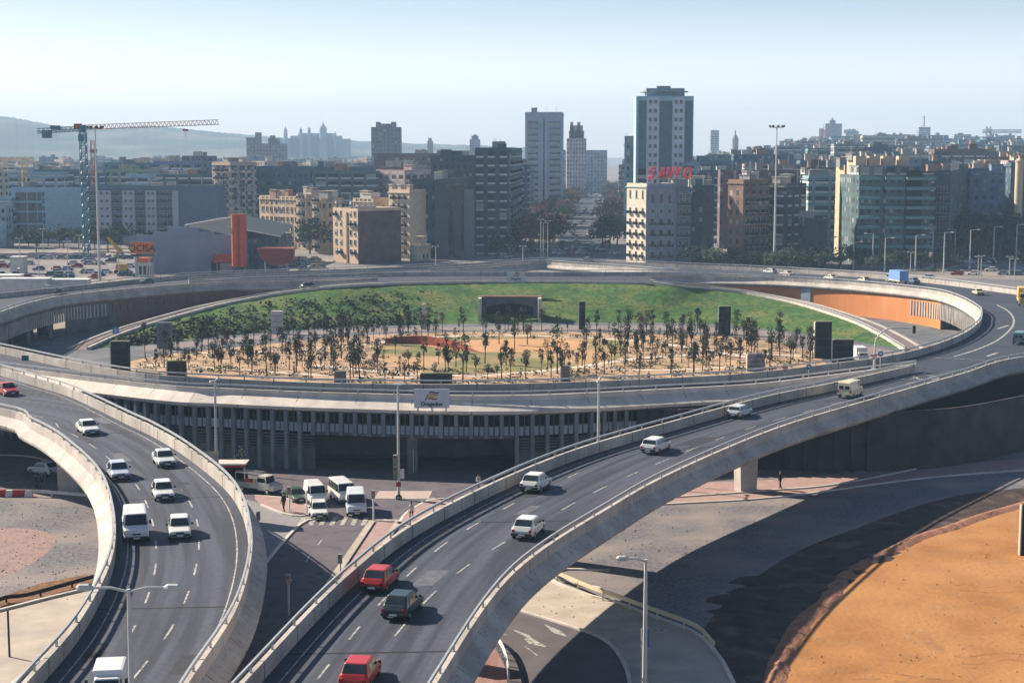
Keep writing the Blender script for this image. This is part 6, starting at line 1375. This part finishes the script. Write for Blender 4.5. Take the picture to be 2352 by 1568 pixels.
GS = 'small lamps and masts behind the left of the ring'
for x, yt, yb, lab in ((48, 548, 655, 'thin double lamp at far left before the glazed office'), (100, 526, 590, 'lamp with a round head before the white-framed office'), (90, 568, 634, 'short lamp in the car park at far left'), (157, 555, 650, 'thin double lamp left of the teal crane mast'), (183, 540, 580, 'small lamp behind the teal crane mast'), (273, 586, 630, 'lamp below the yellow piling rig'), (475, 580, 626, 'small lamp before the hall doorway'), (499, 578, 628, 'small lamp before the red canopy'), (563, 588, 624, 'small lamp below the orange silo'), (1001, 566, 622, 'lamp on the far side of the ring left of the far billboard'), (1201, 566, 622, 'lamp directly above the far billboard'), (1242, 504, 592, 'leftmost of three tall thin masts before the avenue'), (1248, 512, 592, 'middle of three tall thin masts before the avenue'), (1258, 508, 592, 'rightmost of three tall thin masts before the avenue'), (1446, 500, 560, 'thin lamp in the avenue left of the cream corner house'), (2091, 580, 625, 'small globe lamp behind the blue lorry'), (2318, 590, 640, 'thin sign mast near the right edge'), (2330, 595, 645, 'thin post beside the sign mast at the right edge'), (2246, 590, 640, 'paired thin post in the right square'), (2253, 588, 640, 'second paired thin post in the right square'), (1931, 590, 612, 'small lamp behind the far wall at right')):
    lamp(x, yt, yb, 0, lab, None, r=.10, armlen=.5, headlen=.6)
# near double lamp and near single lamp
pB = Vector((-16.2, 64.5, zd(64.5))); lamp(0, 0, 0, 0, 'double-armed street lamp over the left slip road, nearest the camera', None, p=pB, H=zat(1352, 64.5)-pB.z, r=.10, armlen=1.5, headlen=.72)
p = at(1479, 93, 0); p.z = 0; t = lamp(0, 0, 0, -1, 'street lamp with one left-pointing arm above the lower curved pavement', None, p=p, H=zat(1284, 93), r=.12, armlen=1.05, headlen=.75)
p = at(1472, 98, 0); p.z = 0; t = thing('road_sign', 'small blue sign on a thin post beside the single-armed lamp', 'road sign', p); mb = L_(); mb.cyl((0, 0, 0), .05, 5.6, 6); mb.build('post', STEEL, t); mb = L_(); mb.box((.25, 0, 4.4), (.5, .05, 1.2)); mb.build('sign_plate', mat('sign_blue', (.04, .15, .35), .5), t)
# traffic light mast in front of the ring wall
p = U(916, 1146); H = zat(884, p.y); t = thing('traffic_light', 'tall lamp mast carrying two traffic light heads and round signs at the junction', 'traffic light', p); mb = L_(); mb.tube([(0, 0, 0), (0, 0, H)], [.17, .09], 8); mb.build('pole', POLE, t)
for yy in (1058, 1085):
    z = zat(yy, p.y); mb = L_(); mb.box((-.35, -.05, z-.6), (.42, .35, 1.25)); o = mb.build('signal_head', mat('signal_grey', (.30, .32, .30), .6), t)
    for k, c in enumerate(((.25, .02, .02), (.3, .2, .02), (.02, .2, .06))): mb = L_(); mb.tube([(-.35, -.23, z+.45-k*.38), (-.35, -.36, z+.45-k*.38)], .13, 10); mb.build('signal_lens', mat(f'lens_{k}', c, .3), o)
mb = L_(); z = zat(1088, p.y); mb.box((.38, 0, z-.5), (.4, .1, 1.0)); mb.build('sign_plate', WHITE, t); z = zat(1110, p.y); mb = L_(); mb.box((0, -.16, z-.3), (.5, .06, .5)); mb.build('sign_plate', RED, t)
z = zat(1141, p.y); mb = L_(); mb.tube([(.02, -.2, z), (.02, -.26, z)], .34, 14); mb.build('round_sign', mat('sign_navy', (.01, .015, .02), .5), t); mb = L_(); mb.box((.02, -.28, z-.03), (.4, .02, .07)); mb.face([(-.24, -.285, z), (-.06, -.285, z+.14), (-.06, -.285, z-.14)]); mb.build('sign_arrow', WHITE, t)
mb = L_(); mb.box((0, 0, H), (.9, .3, .16)); mb.build('lamp_head', WHITE, t)
def post(x, yt, yb, lab, nm='signal_post', m=None, hd=True, cat='post'):
    p = U(x, yb); H = zat(yt, p.y); t = thing(nm, lab, cat, p); mb = L_(); mb.cyl((0, 0, 0), .08, H, 6); mb.build('pole', m or WHITE, t)
    if hd: mb = L_(); mb.box((0, -.12, H-.75), (.34, .3, .8)); o = mb.build('signal_head', mat('signal_grey', (.30, .32, .30)), t); mb = L_(); mb.tube([(0, -.28, H-.2), (0, -.36, H-.2)], .1, 8); mb.build('signal_lens', RED, o)
post(858, 1126, 1194, 'white signal post with red and white head beside the zebra crossing', cat='traffic light'); post(665, 1118, 1176, 'white post with a globe top on the traffic island', cat='traffic light'); post(705, 1126, 1180, 'second white post right behind the globe-topped post', hd=False)
post(782, 1272, 1330, 'short pale signal post on the edge of the shaded road', cat='traffic light'); post(664, 1318, 1412, 'grey signal post standing in deep shade between the slip roads', m=STEEL, cat='traffic light'); post(595, 1175, 1250, 'grey post in the shadow of the left slip road', m=STEEL)
post(22, 1400, 1508, 'thin dark post on a small square base at the bottom left', 'sign_post', BUMP, False); post(1600, 1060, 1118, 'thin post under the right slip road by the pink pavement', 'sign_post', STEEL, False)
# signs and signals at the right merge
p = on(2008, 856); t = thing('signal_gantry', 'curved gantry pole with a hanging signal over the merge at right', 'traffic light', p); H = zat(752, p.y)-p.z; mb = L_(); mb.tube([(0, 0, 0), (0, 0, H*.62)]+[(2.6*(1-cos(a*pi/16)), 0, H*.62+H*.38*sin(a*pi/16)) for a in range(1, 9)]+[(4.6, 0, H*.99)], [.13]*2+[.10]*9, 8); mb.build('pole', POLE, t)
mb = L_(); mb.box((5.0, 0, H*.99-.7), (.35, .3, 1.0)); mb.build('signal_head', BUMP, t)
for x, y0, y1, m, lab, rn in ((2021, 812, 826, mat('sign_blue', (.04, .15, .35)), 'blue round sign on a post beside the curved gantry', 1), (2005, 820, 838, RED, 'red and white sign at the foot of the curved gantry', 0), (1803, 848, 864, RED, 'small red sign on the barrier right of the park', 0), (1857, 842, 864, mat('sign_blue', (.04, .15, .35)), 'small blue sign on the barrier left of the gantry', 1)):
    p = on(x, 858 if x > 1900 else 868); H = zat(y0, p.y)-p.z; t = thing('road_sign', lab, 'road sign', p); mb = L_(); mb.cyl((0, 0, 0), .05, H, 6); mb.build('post', STEEL, t); mb = L_()
    if rn: mb.tube([(0, -.08, H), (0, -.12, H)], .36, 14)
    else: mb.face([(-.4, -.1, H+.35), (.4, -.1, H+.35), (0, -.1, H-.35)]); mb.face([(-.4, -.14, H+.35), (0, -.14, H-.35), (.4, -.14, H+.35)])
    mb.build('sign_plate', m, t); mb = L_(); mb.box((0, -.16, H-.05), (.3, .02, .2)); mb.build('sign_centre', WHITE, t)
p = on(60, 862); t = thing('road_sign', 'green-blue square sign on a thin post at the left of the near ring wall', 'road sign', p); mb = L_(); mb.cyl((0, 0, 0), .05, 2.6, 6); mb.build('post', STEEL, t); mb = L_(); mb.box((0, -.08, 1.9), (.9, .06, .7)); mb.build('sign_plate', mat('sign_teal', (.03, .16, .20), .5), t)
p = U(268, 815); t = thing('road_sign', 'bright blue square sign with a white figure by the left slab tower', 'road sign', p); H = zat(752, p.y); mb = L_(); mb.cyl((0, 0, 0), .07, H, 6); mb.build('post', STEEL, t); mb = L_(); mb.box((0, -.1, H-1.1), (1.1, .08, 1.1)); mb.build('sign_plate', mat('bright_blue', (.10, .30, .62), .5), t); mb = L_(); mb.box((0, -.16, H-.9), (.3, .02, .7)); mb.build('sign_symbol', WHITE, t)
# kerbside rails below the right slip road
def groundrail(pts, lab, m, h=.75, every=6):
    P = cr(px(pts), .5); t = thing('guard_rail', lab, 'guard rail', P[0]); mb = MB(); Q = [p+Vector((0, 0, h)) for p in P]; mb.sweep(Q, normals(Q), [(-.04, -.16), (-.04, .16), (.06, .16), (.06, -.16)]); mb.build('beam', m, t)
    for k in range(0, len(P), every): mb = MB(); mb.box(tuple(P[k]), (.12, .12, h)); mb.build('post', m, t)
groundrail([(1235, 1292), (1262, 1325), (1310, 1348), (1372, 1374), (1410, 1386), (1500, 1420), (1597, 1458), (1640, 1500)], 'cream steel guard rail curving between gravel and lower pavement', mat('cream_steel', (.68, .60, .42), .5, .05))
groundrail([(1112, 1468), (1136, 1486), (1152, 1508), (1163, 1540), (1168, 1580)], 'white and black railing round the brick paving at the bottom', WHITE, .9, 3)
groundrail([(-60, 1138), (20, 1139), (110, 1142), (230, 1152)], 'low dark guard rail along the left lower road', STEEL, .6, 8)
groundrail([(-60, 1437), (0, 1420-32), (60, 1378), (120, 1362), (215, 1335)], 'long dark pipe rail lying along the orange verge', BLACK, .45, 6)
for x, c in ((4, RED), (22, WHITE), (38, RED), (56, RED), (66, WHITE)):
    p = U(x, 1140); mb = MB(); mb.box(tuple(p), (.85, .4, .7), .1, top=.75); o = mb.build('barrier_block', c); tag(o, f'{"red" if c == RED else "white"} plastic barrier block by the left lower road', 'barrier', 'barrier blocks by the left lower road')
t = thing('bus_shelter', 'dark shelter with a pale flat roof and red edge under the slender lamp post', 'shelter', U(525, 1120)); mb = L_(); mb.box((0, 0, 2.7), (4.2, 2.4, .18)); mb.build('roof', CONCW, t); mb = L_(); mb.box((0, -1.18, 2.5), (4.1, .06, .2)); mb.build('fascia', RED, t)
mb = L_(); mb.box((0, 1.0, 0), (3.9, .1, 2.5)); mb.box((1.9, 0, 0), (.1, 2, 2.5)); mb.build('back_panel', DARK, t); mb = L_(); mb.box((1.95, -1.1, 0), (.12, .12, 2.5)); mb.box((-1.95, -1.1, 0), (.12, .12, 2.5)); mb.build('post', WHITE, t)
tree(YT[3], U(552, 1100), .85, 1, 'small leafy tree between the shelter and the pale pickup', None, 'young_tree')
p = at(2352, 118, 0); p.z = 0; t = thing('slab_pylon', 'tall black slab with a lit left edge at the right picture edge', 'pylon', U(2349, 1274)); H = zat(1158, U(2349, 1274).y); mb = L_(); mb.box((.4, 0, 0), (1.3, .5, H)); mb.build('slab', DP, t); mb = L_(); mb.box((-.3, 0, 0), (.12, .5, H)); mb.build('edge_strip', PAVE, t)  # paler strip paints the sunlight on the left edge
# ================================================================ PEOPLE
def person(p, rz, lab, top, legs, s=1.0, stride=.18):
    J = [(0, 0, .92), (0, 0, 1.15), (0, 0, 1.38), (0, 0, 1.50), (0, 0, 1.62), (0, .02, 1.70)]; mb = bmesh.new(); me = bpy.data.meshes.new('body')
    V = J+[(.10, 0, .88), (.11, stride*.5, .50), (.11, stride*.7-.05, .08), (.11, stride*.7+.13, .04), (-.10, 0, .88), (-.11, -stride*.3, .50), (-.11, -stride-.02, .10), (-.11, -stride+.14, .04), (.19, 0, 1.40), (.25, -.04, 1.12), (.24, .06, .88), (.24, .08, .78), (-.19, 0, 1.40), (-.25, .02, 1.12), (-.24, .10, .90), (-.24, .12, .80)]
    E_ = [(0, 1), (1, 2), (2, 3), (3, 4), (4, 5), (0, 6), (6, 7), (7, 8), (8, 9), (0, 10), (10, 11), (11, 12), (12, 13), (2, 14), (14, 15), (15, 16), (16, 17), (2, 18), (18, 19), (19, 20), (20, 21)]
    Rr = [.15, .15, .16, .06, .10, .09, .10, .07, .05, .04, .10, .07, .05, .04, .07, .05, .04, .04, .07, .05, .04, .04]
    me.from_pydata(V, E_, []); o = bpy.data.objects.new('tmp', me); COL.objects.link(o); m = o.modifiers.new('s', 'SKIN'); o.modifiers.new('u', 'SUBSURF').levels = 1
    for v, r in zip(me.skin_vertices[0].data, Rr): v.radius = (r, r*.8)
    me.skin_vertices[0].data[0].use_root = True
    m2 = bpy.data.meshes.new_from_object(o.evaluated_get(bpy.context.evaluated_depsgraph_get())); bpy.data.objects.remove(o)
    m2.name = 'person'; m2.materials.clear(); [m2.materials.append(x) for x in (mat('skin', (.45, .28, .2), .6), top, legs)]
    for f in m2.polygons: z = f.center.z; f.material_index = 0 if z > 1.47 or (abs(f.center.x) > .2 and z < .9) else 1 if z > .93 else 2; f.use_smooth = True
    b = bpy.data.objects.new('person', m2); COL.objects.link(b); b.location = p; b.rotation_euler = (0, 0, rz); b.scale = (s,)*3; tag(b, lab, 'person')
    h = L_(); h.tube([(0, -.01, 1.66), (0, -.02, 1.74), (0, -.01, 1.79)], [.105, .10, .04], 8); h.build('hair', mat('dark_hair', (.02, .015, .01), .8), b)
CB = mat('black_cloth', (.015, .015, .018), .9); CBL = mat('blue_cloth', (.06, .09, .16), .9); CWH = mat('white_cloth', (.6, .58, .55), .9); CR_ = mat('red_cloth', (.4, .05, .04), .9)
person(U(84, 1128), 2, 'person in black standing at left beside another by the parked car', CB, CB, 1.1); person(U(97, 1128), -1, 'person in dark clothes, right of the pair by the parked car', CB, CBL, 1.15)
person(U(652, 1177), 1, 'person in black waiting on the traffic island', CB, CB, 1.2); person(U(945, 1196), 3, 'person in a pale top near the curved kerb', CWH, CB, 1.1); person(U(1792, 1124), 1, 'person in black walking on the pink pavement under the slip road', CB, CB, 1.2)
person(U(1099, 1125), .5, 'person in white walking on the apron behind the right slip road', CWH, CBL, 1.0); person(U(737, 842), .5, 'person in dark clothes on a pale park path', CB, CB, 1.0); person(U(1465, 882), 0, 'workman in white near the near right park edge', CWH, CWH, 1.0); person(U(1490, 878), 0, 'workman in a red jacket near the near right park edge', CR_, CBL, 1.0)
# ================================================================ LABELS: single out look-alikes by order from the left
ORD = ['first', 'second', 'third', 'fourth', 'fifth', 'sixth', 'seventh', 'eighth', 'ninth', 'tenth', 'eleventh', 'twelfth', 'thirteenth', 'fourteenth', 'fifteenth', 'sixteenth', 'seventeenth', 'eighteenth', 'nineteenth', 'twentieth']
by = {}
for o in bpy.data.objects:
    if o.parent is None and 'label' in o: by.setdefault(o['label'], []).append(o)
for lab, L in by.items():
    if len(L) > 1:
        L.sort(key=lambda o: pxof(o.location if o.location.length > 1 else Vector((0, 1, 0)), 5))
        for k, o in enumerate(L):
            s = f'{lab}, {ORD[k] if k < 20 else str(k+1)+"th"} from left'
            o['label'] = s; o['group'] = o.get('group') or lab
# ================================================================ HAZE
HZ = bpy.data.materials.new('haze'); HZ.use_nodes = True; N = HZ.node_tree.nodes; N.remove(N['Principled BSDF'])
pv = N.new('ShaderNodeVolumePrincipled'); pv.inputs['Color'].default_value = (.48, .72, 1, 1); pv.inputs['Density'].default_value = HAZE_D; pv.inputs['Anisotropy'].default_value = 0
HZ.node_tree.links.new(pv.outputs[0], N['Material Output'].inputs['Volume'])
mb = MB(); mb.box((0, 2400, -3), (7600, 5300, 3+172)); o = mb.build('haze', HZ); tag(o, kind='stuff')
